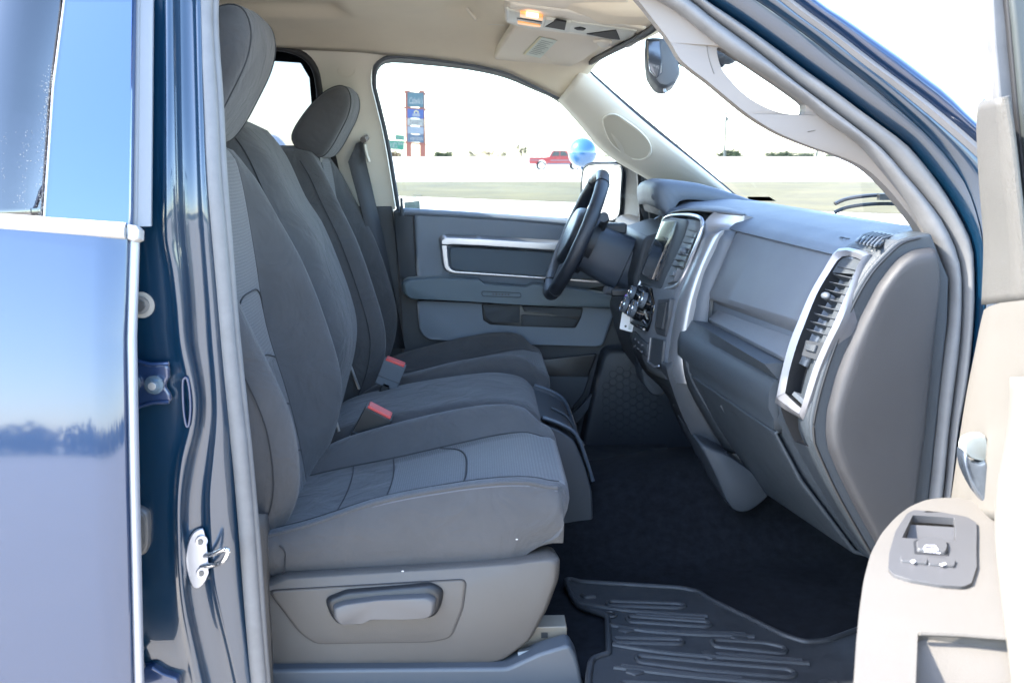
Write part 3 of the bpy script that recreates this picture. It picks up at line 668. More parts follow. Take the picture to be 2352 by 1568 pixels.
# rear view mirror -------------------------------------------------------
YM = 2.30
mo = [(1484, 90), (1520, 88), (1548, 90), (1555, 120), (1562, 150), (1560, 178), (1548, 198), (1530, 205), (1512, 200), (1497, 186), (1487, 165), (1483, 130)]
far = [P(u, v, YM+.10) for u, v in mo]; c = sum(far, Vector())/len(far)
mb = MB(); secs = []
base = fillet([P(u, v, YM) for u, v in ((1483, 89), (1500, 86), (1548, 89), (1556, 125), (1562, 172), (1552, 192), (1530, 205), (1512, 202), (1499, 186), (1487, 165), (1483, 130))], .006, 3); c = sum(base, Vector())/len(base)
for dy, s, dx in ((-.022, .60, 0), (-.018, .85, 0), (-.006, .97, 0), (.01, 1, 0), (.10, 1.0, .015), (.20, 1, .03), (.25, .9, .035)):
    secs.append([Vector((c.x+(p.x-c.x)*s+dx, YM+dy, c.z+(p.z-c.z)*s)) for p in base])
mb.loft(secs, 'plastic_grey'); rm = mb.build('rear_view_mirror', TR, sharp=40)
g = [Vector((c.x+(p.x-c.x)*.93-.004, 0, c.z+(p.z-c.z)*.9)) for p in base]
mb = MB(); mb.dome([P(u, v, YM-.022) for u, v in ((1488, 94), (1514, 92), (1519, 140), (1520, 168), (1508, 180), (1494, 164), (1488, 130))], .004, 'mirror_shaded', inset=.08, back=.01); mb.build('mirror_glass', rm)  # the dim reflection is put into the glass colour
mb = MB(); mb.tube([P(1524, 196, YM+.01), P(1527, 212, YM+.008), P(1525, 216, YM+.008)], [.003, .004, .003], 'satin'); mb.build('dimming_tab', rm)
mb = MB(); mb.tube([P(1552, 130, YM+.03), P(1580, 138, YM+.02), P(1610, 140, YM+.02), P(1650, 132, YM+.05)], [.012, .020, .026, .026], 'plastic_black', n=12); mb.build('mirror_stalk', rm)
mb = MB(); mb.ball(P(1668, 128, 2.33), .026, 'plastic_grey', sc=(1.1, 1.6, .8)); mb.build('rain_sensor', TR)
# ---------------------------------------------------------------- driver's door, inside
def panel(name, pts, y, h, m, par, r=.008, inset=.03, back=.004, steps=3, label=None, n=4):
    return MB().dome(fillet([P(u, v, y) for u, v in pts], r, n), h, m, inset=inset, steps=steps, back=back).build(name, par, label=label)
mb = MB(); dd = [P(u, v, 3.19) for u, v in ((903, 482), (930, 484), (1100, 490), (1300, 503), (1400, 512), (1500, 528), (1540, 545), (1560, 600), (1460, 700), (1400, 900), (1330, 1030), (1240, 1060), (960, 1060), (946, 900), (925, 823), (912, 600))]
mb.prism(dd, (0, .07, 0), 'plastic_dark'); dr = mb.build('driver_door', TR, bevel=.008, seg=3)
panel('rear_edge_trim', [(904, 485), (948, 487), (956, 640), (920, 640)], 3.185, .006, 'plastic', dr)
MB().prism([P(u, v, 3.30) for u, v in ((700, 530), (1640, 560), (1640, 1100), (700, 1100))], (0, .10, 0), 'paint').build('door_skin', dr)
# upper belt roll
mb = MB(); bp = cr([P(u, v, 3.185) for u, v in ((925, 486), (1000, 490), (1100, 496), (1200, 503), (1300, 512), (1400, 524), (1470, 536), (1530, 548))], 4)
mb.tube(bp, .022, 'door_blue', n=14, flat=.55, up=(0, 0, 1)); mb.build('door_top_roll', dr)
panel('upper_panel', [(950, 487), (1060, 488), (1300, 508), (1500, 530), (1520, 560), (1480, 640), (1320, 668), (1000, 640), (958, 640)], 3.18, .010, 'door_blue', dr, r=.012)
# silver bezel: ring
bo_ = [(1008, 545), (1018, 538), (1100, 541), (1278, 552), (1400, 560), (1400, 652), (1246, 640), (1034, 627), (1018, 618), (1013, 590)]
bi_ = [(1033, 571), (1040, 567), (1110, 570), (1266, 580), (1385, 590), (1385, 643), (1246, 634), (1046, 620), (1036, 612), (1033, 590)]
A = fillet([P(u, v, 3.162) for u, v in bo_], .012, 4); B = fillet([P(u, v, 3.162) for u, v in bi_], .008, 4)
mb = MB(); M_ = [a.lerp(b, .5)+Vector((0, -.014, 0)) for a, b in zip(A, B)]
mb.grid([[p+Vector((0, .02, 0)) for p in A], A, [a.lerp(m, .55)+Vector((0, -.006, 0)) for a, m in zip(A, M_)], M_, [b.lerp(m, .55)+Vector((0, -.006, 0)) for b, m in zip(B, M_)], B, [p+Vector((0, .012, 0)) for p in B]], 'silver', cu=True); mb.build('door_bezel', dr)
MB().tube([P(u, v, 3.145) for u, v in ((1014, 562), (1100, 566), (1278, 577), (1395, 586))], .002, 'plastic_black', n=5).build('bezel_groove', dr)
panel('bezel_insert', bi_, 3.166, .006, 'door_fabric', dr)
# armrest
mb = MB(); arm = [(922, 648), (935, 640), (1000, 636), (1100, 641), (1110, 650), (1210, 658), (1222, 651), (1310, 660), (1400, 675), (1432, 688), (1436, 696), (1412, 704), (1222, 699), (1020, 687), (940, 684), (926, 672)]
mb.dome(fillet([P(u, v, 3.13) for u, v in arm], .006, 3), .030, 'door_teal', inset=.05, steps=5, back=.07); am = mb.build('armrest', dr, sharp=60)
lb = fillet([P(u, v, 3.098) for u, v in ((1106, 669), (1196, 673), (1197, 683), (1108, 680))], .006, 3); MB().tube(lb, .0012, 'plastic', n=5, closed=True, up=(0, 1, 0)).build('badge_rim', am)
mb = MB()
for k in range(6): p = P(1133+k*7, 675.2+k*.25, 3.0985); mb.box(p, (.0055, .002, .0055 if k % 2 else .004), 'thread')
mb.build('raised_letters', am)
# lower panels and pockets
panel('map_panel', [(957, 688), (1100, 694), (1414, 706), (1384, 795), (1200, 790), (1086, 785), (980, 778), (964, 760)], 3.17, .012, 'door_blue', dr, r=.016)
panel('pull_recess', [(1106, 697), (1196, 701), (1340, 707), (1334, 730), (1322, 753), (1194, 749), (1125, 745), (1110, 735)], 3.157, .003, 'plastic_black', dr, r=.006)
panel('recess_floor', [(1110, 700), (1194, 703), (1193, 741), (1130, 740), (1116, 730)], 3.153, .003, 'plastic', dr, r=.006)
panel('recess_floor', [(1198, 722), (1300, 728), (1328, 734), (1318, 751), (1198, 747)], 3.153, .003, 'plastic', dr, r=.003)
panel('door_pull', [(1198, 702), (1338, 709), (1334, 726), (1285, 726), (1270, 720), (1205, 715)], 3.145, .008, 'plastic', dr, r=.004)
panel('lower_recess', [(1060, 820), (1250, 825), (1372, 812), (1344, 880), (1200, 950), (1000, 950)], 3.165, .003, 'plastic_black', dr)
panel('lower_pocket', [(1256, 863), (1354, 865), (1340, 905), (1300, 955), (1100, 955), (1100, 863)], 3.16, .003, 'plastic', dr, r=.004)
panel('pocket_lip', [(1246, 950), (1318, 947), (1362, 898), (1366, 910), (1345, 945), (1320, 972), (1100, 972), (1100, 950)], 3.14, .02, 'plastic', dr, r=.006)
panel('lower_door', [(1100, 968), (1330, 972), (1322, 1040), (1100, 1040)], 3.155, .004, 'plastic_black', dr)
mb = MB(); p = P(923, 484, 3.17); q = P(922, 455, 3.175); mb.tube([p, p.lerp(q, .5), q], [.0055, .0045, .0045], 'plastic'); mb.cyl(P(925, 495, 3.17), P(924, 482, 3.17), .010, 'plastic', 12, .008); mb.build('lock_pin', dr)
# driver's outside mirror
YMIR = 3.52
mh = [(1346, 400), (1352, 382), (1366, 373), (1400, 371), (1440, 374), (1462, 392), (1464, 440), (1462, 495), (1452, 512), (1420, 516), (1385, 512), (1350, 490), (1344, 450)]
b0 = cr([P(u, v, YMIR) for u, v in mh], 4, True); c = sum(b0, Vector())/len(b0)
mb = MB(); secs = []
for dx, s in ((.0, .94), (-.006, .99), (0, 1.0), (.05, 1.0), (.10, .93), (.14, .75), (.155, .4)):
    secs.append([Vector((c.x+(p.x-c.x)*s+dx+(.0), YMIR+-(p.x-c.x)*1.2*s-dx*.15, c.z+(p.z-c.z)*s)) for p in b0])
mb.loft(secs, 'plastic_black'); om = mb.build('wing_mirror', dr, sharp=60)
gi = [(1353, 400), (1360, 383), (1375, 378), (1405, 376), (1425, 380), (1432, 392), (1430, 440), (1427, 488), (1416, 504), (1398, 506), (1372, 500), (1356, 488), (1352, 445)]
g0 = [P(u, v, YMIR) for u, v in gi]; g0 = cr([Vector((p.x-.012, YMIR+-(p.x-c.x)*1.2, p.z)) for p in g0], 4, True)
MB().prism(g0, (-.002, 0, 0), 'mirror').build('mirror_glass', om)
MB().tube(g0, .004, 'plastic_black', n=6, closed=True, up=(0, 1, 0)).build('mirror_rim', om)
MB().tube([P(1440, 508, 3.45), P(1480, 520, 3.36), P(1500, 530, 3.30)], [.05, .045, .05], 'plastic_black', n=12, flat=.5).build('mirror_arm', om)
# ---------------------------------------------------------------- dashboard
YL, YR, YE = 2.20, 1.74, 1.635     # left edge of the glovebox bay, its right edge, the dash end
def D2(l, r, n=12, ext=True):
    """one feature line of the dash from the centre stack to the end, extended to the end cap"""
    a, b = P(*l, YL), P(*r, YR); return [a.lerp(b, k/(n-1)) for k in range(n)]
def extend(line, y):
    a, b = line[0], line[-1]; t = (y-a.y)/(b.y-a.y); return a.lerp(b, t)
brow = D2((1692, 529), (1934, 588)); f1 = D2((1632, 684), (1843, 750)); f2 = D2((1640, 700), (1838, 772)); f3 = D2((1626, 738), (1806, 832))
lip0 = D2((1628, 742), (1802, 840)); lip1 = D2((1575, 768), (1784, 880)); lip2 = D2((1572, 790), (1778, 905)); pad0 = D2((1580, 851), (1786, 990))
low1 = D2((1640, 960), (1850, 1110)); low2 = D2((1745, 1120), (1975, 1275))
def off(line, dx, dz): return [p+Vector((dx, 0, dz)) for p in line]
def rowsY(lines, y0, y1, n): # resample each line between two stations
    out = []
    for l in lines:
        a, b = extend(l, y0), extend(l, y1); out.append([a.lerp(b, k/(n-1)) for k in range(n)])
    return out
# main body: from the windscreen over the pad and down the face
rows = rowsY([off(brow, .36, -.01), off(brow, .28, .022), off(brow, .16, .035), off(brow, .06, .026), off(brow, .012, .010), brow, off(brow, .012, -.012), off(f1, .02, 0), off(f3, .02, 0)], 2.72, 1.70, 60)
mb = MB(); mb.grid(rows, 'dash_top'); mb.grid(rowsY([off(brow, .36, -.01), off(brow, .28, .022), off(brow, .18, .034), off(brow, .17, .0)], 3.16, 2.72, 12), 'dash_top'); dash = mb.build('dashboard', TR, solid=.008, sharp=50)
# airbag / upper glove door
def yy(line, y): return extend(line, y)
ys = [lerp(YL-.005, YR+.012, k/14) for k in range(15)]
mb = MB(); mb.grid([[yy(l, y)+Vector((dx, 0, dz)) for y in ys] for l, dx, dz in ((brow, .004, -.004), (brow, -.002, -.008), (f1, -.002, .010), (f1, .0, 0), (f2, .014, 0), (f2, .016, -.004), (f3, .002, .006), (f3, .004, 0), (f3, .02, 0))], 'dash_face')
ug = mb.build('upper_glove_box', dash, solid=.006, bevel=.002)
# side wall of the bay beside the stack
mb = MB(); mb.grid([[p, q] for p, q in ((P(1656, 529, 2.235), P(1692, 531, YL)), (P(1644, 545, 2.235), P(1680, 560, YL)), (P(1612, 612, 2.235), P(1650, 640, YL)), (P(1590, 690, 2.235), P(1630, 690, YL)), (P(1577, 750, 2.235), P(1626, 740, YL)), (P(1572, 790, 2.235), P(1580, 800, YL)))], 'dash_face')
mb.build('bay_side', dash, solid=.003)
# shelf + lower pad
ysl = [lerp(2.235, YR+.016, k/24) for k in range(25)]
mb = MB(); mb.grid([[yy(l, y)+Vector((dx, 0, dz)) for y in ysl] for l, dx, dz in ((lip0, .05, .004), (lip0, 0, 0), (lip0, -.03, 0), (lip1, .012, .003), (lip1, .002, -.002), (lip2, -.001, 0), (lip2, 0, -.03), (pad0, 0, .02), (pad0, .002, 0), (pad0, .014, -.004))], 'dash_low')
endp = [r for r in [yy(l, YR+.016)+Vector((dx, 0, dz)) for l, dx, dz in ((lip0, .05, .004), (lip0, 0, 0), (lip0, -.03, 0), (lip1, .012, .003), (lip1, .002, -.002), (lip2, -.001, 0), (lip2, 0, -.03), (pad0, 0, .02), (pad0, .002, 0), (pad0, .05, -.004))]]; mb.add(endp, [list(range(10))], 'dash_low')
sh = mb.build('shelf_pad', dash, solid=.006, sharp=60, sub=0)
hollow = [P(u, v, y) for u, v, y in ((1654, 793, 2.11), (1676, 778, 2.08), (1694, 776, 2.03), (1735, 802, 1.95), (1705, 815, 1.97), (1690, 825, 2.0))]
mb = MB(); hz = sum(p.z for p in hollow)/6; mb.dome([p+Vector((0, 0, .004)) for p in hollow], .002, 'plastic_black', inset=.06, dirv=(-.3, 0, 1)); mb.build('grip_hollow', sh)
# lower glove door
mb = MB(); ysg = [lerp(2.19, 1.758, k/14) for k in range(15)]
pm = D2((1665, 985), (1880, 1130))
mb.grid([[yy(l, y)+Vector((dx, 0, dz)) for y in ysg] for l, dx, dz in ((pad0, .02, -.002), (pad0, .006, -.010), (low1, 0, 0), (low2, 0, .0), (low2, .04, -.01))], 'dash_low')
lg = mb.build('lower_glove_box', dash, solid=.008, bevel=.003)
def onl(u, v, off=0):   # the plane of the lower glove door
    a, b, c = yy(pad0, 2.0), yy(pad0, 1.75), yy(low2, 1.9); n = (b-a).cross(c-a).normalized()
    if n.x > 0: n = -n
    return RP(u, v, a+n*off, n), n
hp = [onl(u, v, .004)[0] for u, v in ((1656, 931), (1690, 948), (1704, 968), (1722, 1008), (1748, 1055), (1712, 1030), (1700, 1012), (1678, 970))]; n_ = onl(1700, 1000)[1]
mb = MB(); mb.prism(hp, n_*.002, 'plastic_black'); mb.build('latch_recess', lg)
mb = MB(); mb.prism([onl(u, v, .007)[0] for u, v in ((1692, 990), (1708, 1000), (1742, 1048), (1744, 1054), (1712, 1030), (1702, 1015))], n_*.004, 'switch_grey'); mb.build('glove_latch', lg, bevel=.001)
MB().tube([onl(u, v, .0065)[0] for u, v in ((1656, 931), (1678, 970), (1701, 1013))], .0016, 'satin', n=5).build('latch_edge', lg)
# fascia round the end vent
fl = resample(cr([P(u, v, 1.75) for u, v in ((1968, 548), (1930, 574), (1892, 622), (1862, 675), (1835, 735), (1812, 790), (1796, 850), (1782, 915), (1784, 940), (1800, 975), (1845, 1060), (1900, 1150), (1960, 1240))], 4), 40)
fr = resample(cr([P(u, v, 1.642) for u, v in ((2064, 551), (2030, 580), (1994, 620), (1962, 672), (1934, 732), (1910, 788), (1889, 848), (1872, 908), (1861, 963), (1862, 998), (1868, 1022), (1909, 1113), (1950, 1188), (1999, 1272))], 4), 40)
def fz(t, d=0): return [a.lerp(b, t)+Vector((d if 5 < i < 25 else 0, 0, 0)) for i, (a, b) in enumerate(zip(fl, fr))]
mb = MB(); mb.grid([[p+Vector((.09, .0, -.01)) for p in fl], [p+Vector((.010, 0, 0)) for p in fl], fz(.04), fz(.14)], 'dash_low')
well = [fz(.14), fz(.17, .06), fz(.45, .06), fz(.70, .06), fz(.74)]
mb.grid([r[:6] for r in well], 'dash_low'); mb.grid([r[5:26] for r in well], 'void'); mb.grid([r[25:] for r in well], 'dash_low')  # vent well coloured near-black to paint in its shade
mb.grid([fz(.74), fz(.94), [p+Vector((.008, 0, 0)) for p in fr]], 'dash_low'); mb.build('end_fascia', dash, sharp=60)
fA = resample([yy(pad0, 1.758), yy(low1, 1.758), yy(low2, 1.758)], 12); fB = resample(cr([P(u, v, 1.75) for u, v in ((1784, 940), (1800, 975), (1845, 1060), (1900, 1150), (1960, 1240), (1999, 1285))], 4), 12)
MB().grid([[p+Vector((.006, .02, 0)) for p in fA], [a.lerp(b, .5)+Vector((.004, 0, 0)) for a, b in zip(fA, fB)], [p+Vector((.004, -.01, 0)) for p in fB]], 'dash_low').build('lower_end_trim', dash)
# right hand vent bezel
vo = [(1934, 573), (2002, 583), (1992, 606), (1944, 730), (1915, 790), (1889, 850), (1868, 915), (1852, 960), (1844, 962), (1792, 930), (1789, 915), (1803, 850), (1819, 790), (1842, 735), (1869, 675), (1900, 622)]
vi = [(1942, 592), (1985, 600), (1976, 625), (1928, 735), (1902, 790), (1880, 840), (1862, 895), (1852, 934), (1846, 938), (1814, 908), (1812, 900), (1822, 850), (1838, 795), (1858, 742), (1883, 680), (1912, 630)]
VA, VNn = plane3(P(1934, 575, 1.725), P(2002, 585, 1.645), P(1789, 925, 1.725))
if VNn.x > 0: VNn = -VNn
vbow = lambda u, v: .0
VSL = ([548, 574, 622, 675, 735, 790, 850, 915, 975], [1968, 1930, 1892, 1862, 1835, 1812, 1796, 1782, 1800], [2066, 2034, 1992, 1961, 1933, 1910, 1889, 1871, 1861])
def Vt(u, v, off=0):
    ul, ur = interp(VSL[0], VSL[1], v), interp(VSL[0], VSL[2], v); y = lerp(1.752, 1.644, max(-.2, min(1.2, (u-ul)/(ur-ul))))
    return P(u, v, y)+VNn*(off+.0035)
A = [Vt(*p, .0) for p in vo]; B = [Vt(*p, .0) for p in vi]; A = cr(A, 3, True); B = cr(B, 3, True)
mb = MB(); M_ = [a.lerp(b, .45)+VNn*.010 for a, b in zip(A, B)]
mb.grid([[p-VNn*.03 for p in A], [p+VNn*.003 for p in A], [p.lerp(m, .5)+VNn*.002 for p, m in zip(A, M_)], M_, [p+VNn*.004 for p in B]], 'vent_silver', cu=True); mb.grid([[p+VNn*.004 for p in B], [p-VNn*.03 for p in B]], 'plastic_black', cu=True)
vb = mb.build('vent_bezel', dash)
mb = MB(); mb.prism([p-VNn*.028 for p in B], VNn*-.004, 'void'); mb.build('vent_back', vb)  # black sheet painting the shade behind the slats
mb = MB()
for k in range(9):
    t = k/8; u0, v0 = lerp(1928, 1858, t), lerp(612, 756, t); u1, v1 = lerp(1976, 1906, t), lerp(622, 770, t)
    a, b = Vt(u0, v0, .002), Vt(u1, v1, .002); up = (Vt(u0, v0-8, .002)-a).normalized()
    mb.prism([a, b, b-VNn*.026-up*.010, a-VNn*.026-up*.010], up*-.0014, 'plastic')
    m = a.lerp(b, .72)-VNn*.008; mb.box(m-up*.008, (.004, .004, .012), 'plastic_black')
mb.build('vent_slats', vb)
mb = MB(); a = Vt(1905, 682, .004); mb.ball(a, .008, 'plastic_grey', sc=(1.0, 1.7, .8)); mb.build('vent_tab', vb)
mb = MB(); mb.dome([Vt(u, v, -.002) for u, v in ((1856, 782), (1900, 790), (1884, 830), (1846, 818))], .004, 'plastic_dark', inset=.05, dirv=VNn); mb.dome([Vt(u, v, .003) for u, v in ((1862, 792), (1886, 796), (1880, 812), (1858, 806))], .004, 'plastic', inset=.1, dirv=VNn); mb.build('vent_wheel', vb)
mb = MB(); mb.dome([Vt(u, v, -.024) for u, v in ((1843, 820), (1880, 835), (1852, 930), (1818, 900))], .001, 'void', inset=.02, dirv=VNn); mb.prism([Vt(u, v, -.006) for u, v in ((1816, 905), (1822, 898), (1854, 925), (1850, 937))], -VNn*.02, 'plastic_grey'); mb.build('side_cubby', vb)  # cubby floor blackened to paint the shade in it
# top defroster vent at the end of the dash
TPp, TPn = plane3(P(1950, 556, 1.76), P(2060, 542, 1.66), P(2004, 524, 1.80))
if TPn.z < 0: TPn = -TPn
def Tp(u, v, off=0): off -= .009; return RP(u, v, TPp+TPn*off, TPn)
TPp, TPn = Vector(P(1960, 560, 1.73)), Vector((-.25, 0, 1)).normalized()
sur = [(1936, 560), (1965, 535), (2004, 520), (2060, 524), (2120, 528), (2138, 538), (2070, 548), (2030, 575), (2004, 586), (1936, 574)]
mb = MB(); mb.dome(fillet([Tp(u, v, -.006) for u, v in sur], .01, 3), .008, 'dash_low', inset=.04, back=.012, dirv=TPn); ts = mb.build('dash_end_top', dash)
mb = MB(); mb.dome([Tp(u, v, .008) for u, v in ((1962, 556), (1978, 542), (2008, 531), (2056, 540), (2020, 568))], .002, 'plastic_black', inset=.02, dirv=TPn); dv = mb.build('defroster_vent', dash)
mb = MB()
for k in range(6):
    t = k/5; a, b = Tp(lerp(1967, 2008, t), lerp(557, 566, t), .011), Tp(lerp(2006, 2054, t), lerp(533, 541, t), .011)
    m = a.lerp(b, .5)+TPn*.004+Vector((-.003, 0, 0)); mb.tube([a, m, b], .0022, 'plastic_grey', n=6)
mb.build('vent_slats', dv)
mb = MB()
o_ = RP(1913, 545, TPp+TPn*.0, TPn)
for i in range(5):
    for j in range(4):
        if (i*j+i) % 3 != 1:
            p = extend(brow, 1.80+.006*i)+Vector((.035+.006*j, 0, .0245)); mb.box(p, (.004, .004, .001), 'plastic_dark')
mb.build('airbag_mark', dash)
# end cap
YC_ = 1.640
eo = [(2139, 536), (2105, 541), (2064, 553), (2030, 582), (1994, 622), (1962, 674), (1934, 734), (1910, 790), (1889, 850), (1872, 910), (1861, 965), (1862, 1000), (1868, 1024), (1909, 1115), (1950, 1190), (1999, 1274), (2040, 1330), (2200, 1330), (2200, 536)]
E1 = cr([P(u, v, YC_) for u, v in eo[:17]], 4)+[P(u, v, YC_) for u, v in ((2110, 1330), (2136, 1140), (2147, 1030), (2166, 840), (2177, 740), (2180, 640), (2160, 592))]
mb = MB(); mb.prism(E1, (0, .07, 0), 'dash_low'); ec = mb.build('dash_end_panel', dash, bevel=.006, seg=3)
gap = cr([P(u+8, v+6, YC_-.0005) for u, v in eo[1:17]], 4); MB().tube(gap, .0022, 'plastic_black', n=6).build('panel_gap', ec)
rim = cr([P(u+14, v+12, YC_-.002) for u, v in eo[1:17]], 4)
ei = [(2146, 577), (2122, 578), (2092, 584), (2064, 602), (2040, 630), (2016, 664), (1984, 728), (1956, 790), (1930, 862), (1908, 940), (1904, 985), (1908, 1024), (1930, 1080), (1966, 1155), (2012, 1240), (2060, 1310), (2090, 1310), (2094, 1145), (2115, 1000), (2135, 800), (2152, 640)]
ED = [(u, v) for u, v in ei]
mid = fillet([P(u, v, YC_-.004) for u, v in ei], .008, 2)
mb = MB(); c = sum(mid, Vector())/len(mid)
mb.grid([[p+(p-c).normalized()*o_+Vector((0, d_, 0)) for p in mid] for o_, d_ in ((.008, .012), (.006, .001), (.0045, -.005), (.001, -.012), (-.004, -.0165), (-.010, -.0185), (-.020, -.0190), (-.05, -.0192))], 'cap_grey', cu=True)
k = len(mid); mb.f.append([len(mb.v)-k+j for j in range(k)]); mb.m.append(0)
mb.build('fuse_cover', ec, sharp=60)
# ---------------------------------------------------------------- centre stack
def seq(A_, yl, yr): pass
SY0, SY1 = 2.235, 2.62
def St(u, v, y): return P(u, v, y)
# silver bezel, near edge: an arc from the brow down the stack, with depth running across the cab
oedge = cr([P(u, v, SY0-.01) for u, v in ((1708, 495), (1702, 524), (1680, 527), (1656, 530), (1644, 545), (1612, 611), (1586, 691), (1571, 771), (1566, 831), (1576, 881))], 5); oedge = resample(oedge, 44)
iedge = cr([P(u, v, SY0+.035) for u, v in ((1640, 487), (1626, 500), (1617, 515), (1614, 531), (1608, 552), (1586, 612), (1560, 680), (1546, 745), (1536, 815), (1534, 845), (1545, 878))], 5); iedge = resample(iedge, 44)
mb = MB(); mb.grid([[p+Vector((.10, 0, -.02)) for p in oedge], [p+Vector((.004, .0, 0)) for p in oedge], oedge, [a.lerp(b, .3)+Vector((-.006, 0, 0)) for a, b in zip(oedge, iedge)], [a.lerp(b, .75)+Vector((-.004, 0, 0)) for a, b in zip(oedge, iedge)], iedge, [p+Vector((.02, .004, 0)) for p in iedge]], 'satin')
sb = mb.build('stack_bezel', dash, sharp=60)
# stack cap: top surface going up to the pad
capf = [P(u, v, y) for u, v, y in ((1532, 496, 2.62), (1545, 488, 2.56), (1580, 483, 2.42), (1640, 487, 2.27), (1706, 494, 2.22))]
capb = [P(u, v, y) for u, v, y in ((1545, 484, 2.70), (1575, 476, 2.62), (1620, 474, 2.48), (1670, 478, 2.34), (1710, 492, 2.24))]
mb = MB(); mb.grid([resample(cr(capf, 4), 16), resample(cr(capb, 4), 16), [p+Vector((.03, 0, -.03)) for p in resample(cr(capb, 4), 16)]], 'dash_face'); mb.build('stack_cap', dash, solid=.004)
# thin bright line round the screen surround
ring = cr([P(u, v, y) for u, v, y in ((1452, 700, 2.66), (1474, 640, 2.66), (1500, 572, 2.66), (1522, 512, 2.65), (1536, 497, 2.60), (1570, 493, 2.46), (1600, 497, 2.31), (1613, 508, 2.27), (1610, 534, 2.265), (1588, 590, 2.27), (1566, 640, 2.28), (1552, 657, 2.30), (1535, 662, 2.36), (1518, 664, 2.42))], 4)
MB().tube(ring, .0045, 'silver', n=8).build('trim_line', sb)
# black face of the stack
face_l = cr([P(u, v, 2.655) for u, v in ((1530, 498), (1502, 570), (1476, 640), (1460, 700), (1452, 760), (1456, 800), (1480, 840))], 4)
face_r = cr([P(u, v, 2.27) for u, v in ((1612, 508), (1604, 545), (1584, 603), (1562, 665), (1548, 735), (1535, 820), (1535, 872))], 4)
L_, R_ = resample(face_l, 20), resample(face_r, 20); mb = MB()
mb.grid([[a.lerp(b, k/8)+Vector((.006-.012*math.sin(math.pi*k/8), 0, 0)) for a, b in zip(L_, R_)] for k in range(9)], 'dash_face'); sf = mb.build('centre_stack', dash, solid=.01)
def face(s, t, off=0):   # s 0 left..1 right, t 0 top..1 bottom
    i = t*19; k = min(18, int(i)); a = L_[k].lerp(L_[k+1], i-k); b = R_[k].lerp(R_[k+1], i-k); p = a.lerp(b, s)
    return p+Vector((.006-.012*math.sin(math.pi*s)-off, 0, off*.25))
def F4(pts, y, off=0):
    return [P(u, v, yy_) + Vector((-off, 0, 0)) for (u, v, yy_) in pts]
def spanel(name, q, h, m, par=sf, r=.006, inset=.04): # q: (u,v,y)
    return MB().dome(fillet([P(*p) for p in q], r, 3), h, m, inset=inset, back=.012, steps=3, dirv=(-1, 0, .25)).build(name, par)
spanel('screen_surround', [(1536, 503, 2.60), (1592, 505, 2.36), (1588, 540, 2.36), (1545, 650, 2.38), (1528, 668, 2.40), (1482, 655, 2.62), (1478, 640, 2.63), (1508, 560, 2.62)], .014, 'plastic', r=.015)
scr = spanel('radio_screen', [(1536, 512, 2.565), (1568, 512, 2.445), (1512, 647, 2.445), (1489, 633, 2.58)], .018, 'screen', r=.003, inset=.01)
MB().tube([P(u, v, y)+Vector((-.012, 0, .004)) for u, v, y in ((1568, 513, 2.45), (1536, 512, 2.57), (1488, 634, 2.585))], .0022, 'satin', n=5).build('screen_edge', scr)
# vent with slats and twisted dark fabric look behind
spanel('vent_back', [(1595, 516, 2.35), (1612, 513, 2.285), (1608, 540, 2.28), (1568, 618, 2.285), (1548, 620, 2.36)], .002, 'plastic_black', r=.002)
mb = MB()
for k in range(7):
    t = k/6; a = P(lerp(1592, 1553, t), lerp(526, 606, t), 2.352)+Vector((-.012, 0, 0)); b = P(lerp(1611, 1574, t), lerp(530, 608, t), 2.285)+Vector((-.012, 0, 0))
    mb.prism([a, b, b+Vector((.02, 0, -.008)), a+Vector((.02, 0, -.012))], (0, 0, -.003), 'plastic_grey')
mb.ball(P(1585, 577, 2.32)+Vector((-.014, 0, 0)), .011, 'plastic_grey', sc=(1, 1.6, .9)); mb.build('vent_slats', sf)
spanel('vent_plate', [(1549, 622, 2.35), (1566, 618, 2.29), (1556, 648, 2.30), (1540, 655, 2.36)], .010, 'dash_face', r=.003)
spanel('hazard_button', [(1551, 627, 2.335), (1562, 627, 2.30), (1560, 637, 2.30), (1549, 637, 2.335)], .016, 'plastic_grey', r=.002)
# knob pod
spanel('knob_pod', [(1474, 655, 2.63), (1502, 662, 2.48), (1512, 700, 2.42), (1506, 740, 2.42), (1494, 764, 2.44), (1470, 755, 2.52), (1455, 745, 2.60), (1460, 690, 2.64)], .012, 'gloss_black', r=.01)
for (u, v, y, r) in ((1462, 677, 2.60, .019), (1488, 693, 2.47, .021), (1446, 704, 2.60, .021), (1465, 713, 2.52, .023)):
    p = P(u, v, y); ax = Vector((-.9, -.0, .35)).normalized(); mb = MB()
    mb.cyl(p-ax*-.008, p+ax*.02, r, 'plastic_grey', 28, r*.94); mb.cyl(p+ax*-.030, p+ax*.006, r*1.08, 'gloss_black', 28)
    mb.tube([p+ax*.020+(ax.orthogonal().normalized()*math.cos(t)+ax.cross(ax.orthogonal()).normalized()*math.sin(t))*r*.92 for t in [2*math.pi*k/24 for k in range(24)]], .0014, 'chrome', n=5, closed=True)
    mb.build('knob', sf)
mb = MB()
for a, b in (((1492, 712, 2.44), (1499, 733, 2.43)), ((1488, 735, 2.44), (1492, 745, 2.44)), ((1476, 748, 2.5), (1490, 756, 2.44))): mb.tube([P(*a)+Vector((-.012, 0, 0)), P(*b)+Vector((-.012, 0, 0))], .0035, 'chrome', n=6)
mb.build('knob_highlights', sf)  # chrome slivers standing in for glints on the glossy knob pod
spanel('switch_bank', [(1460, 760, 2.60), (1492, 790, 2.42), (1491, 822, 2.42), (1458, 796, 2.60)], .008, 'plastic_dark', r=.003)
mb = MB()
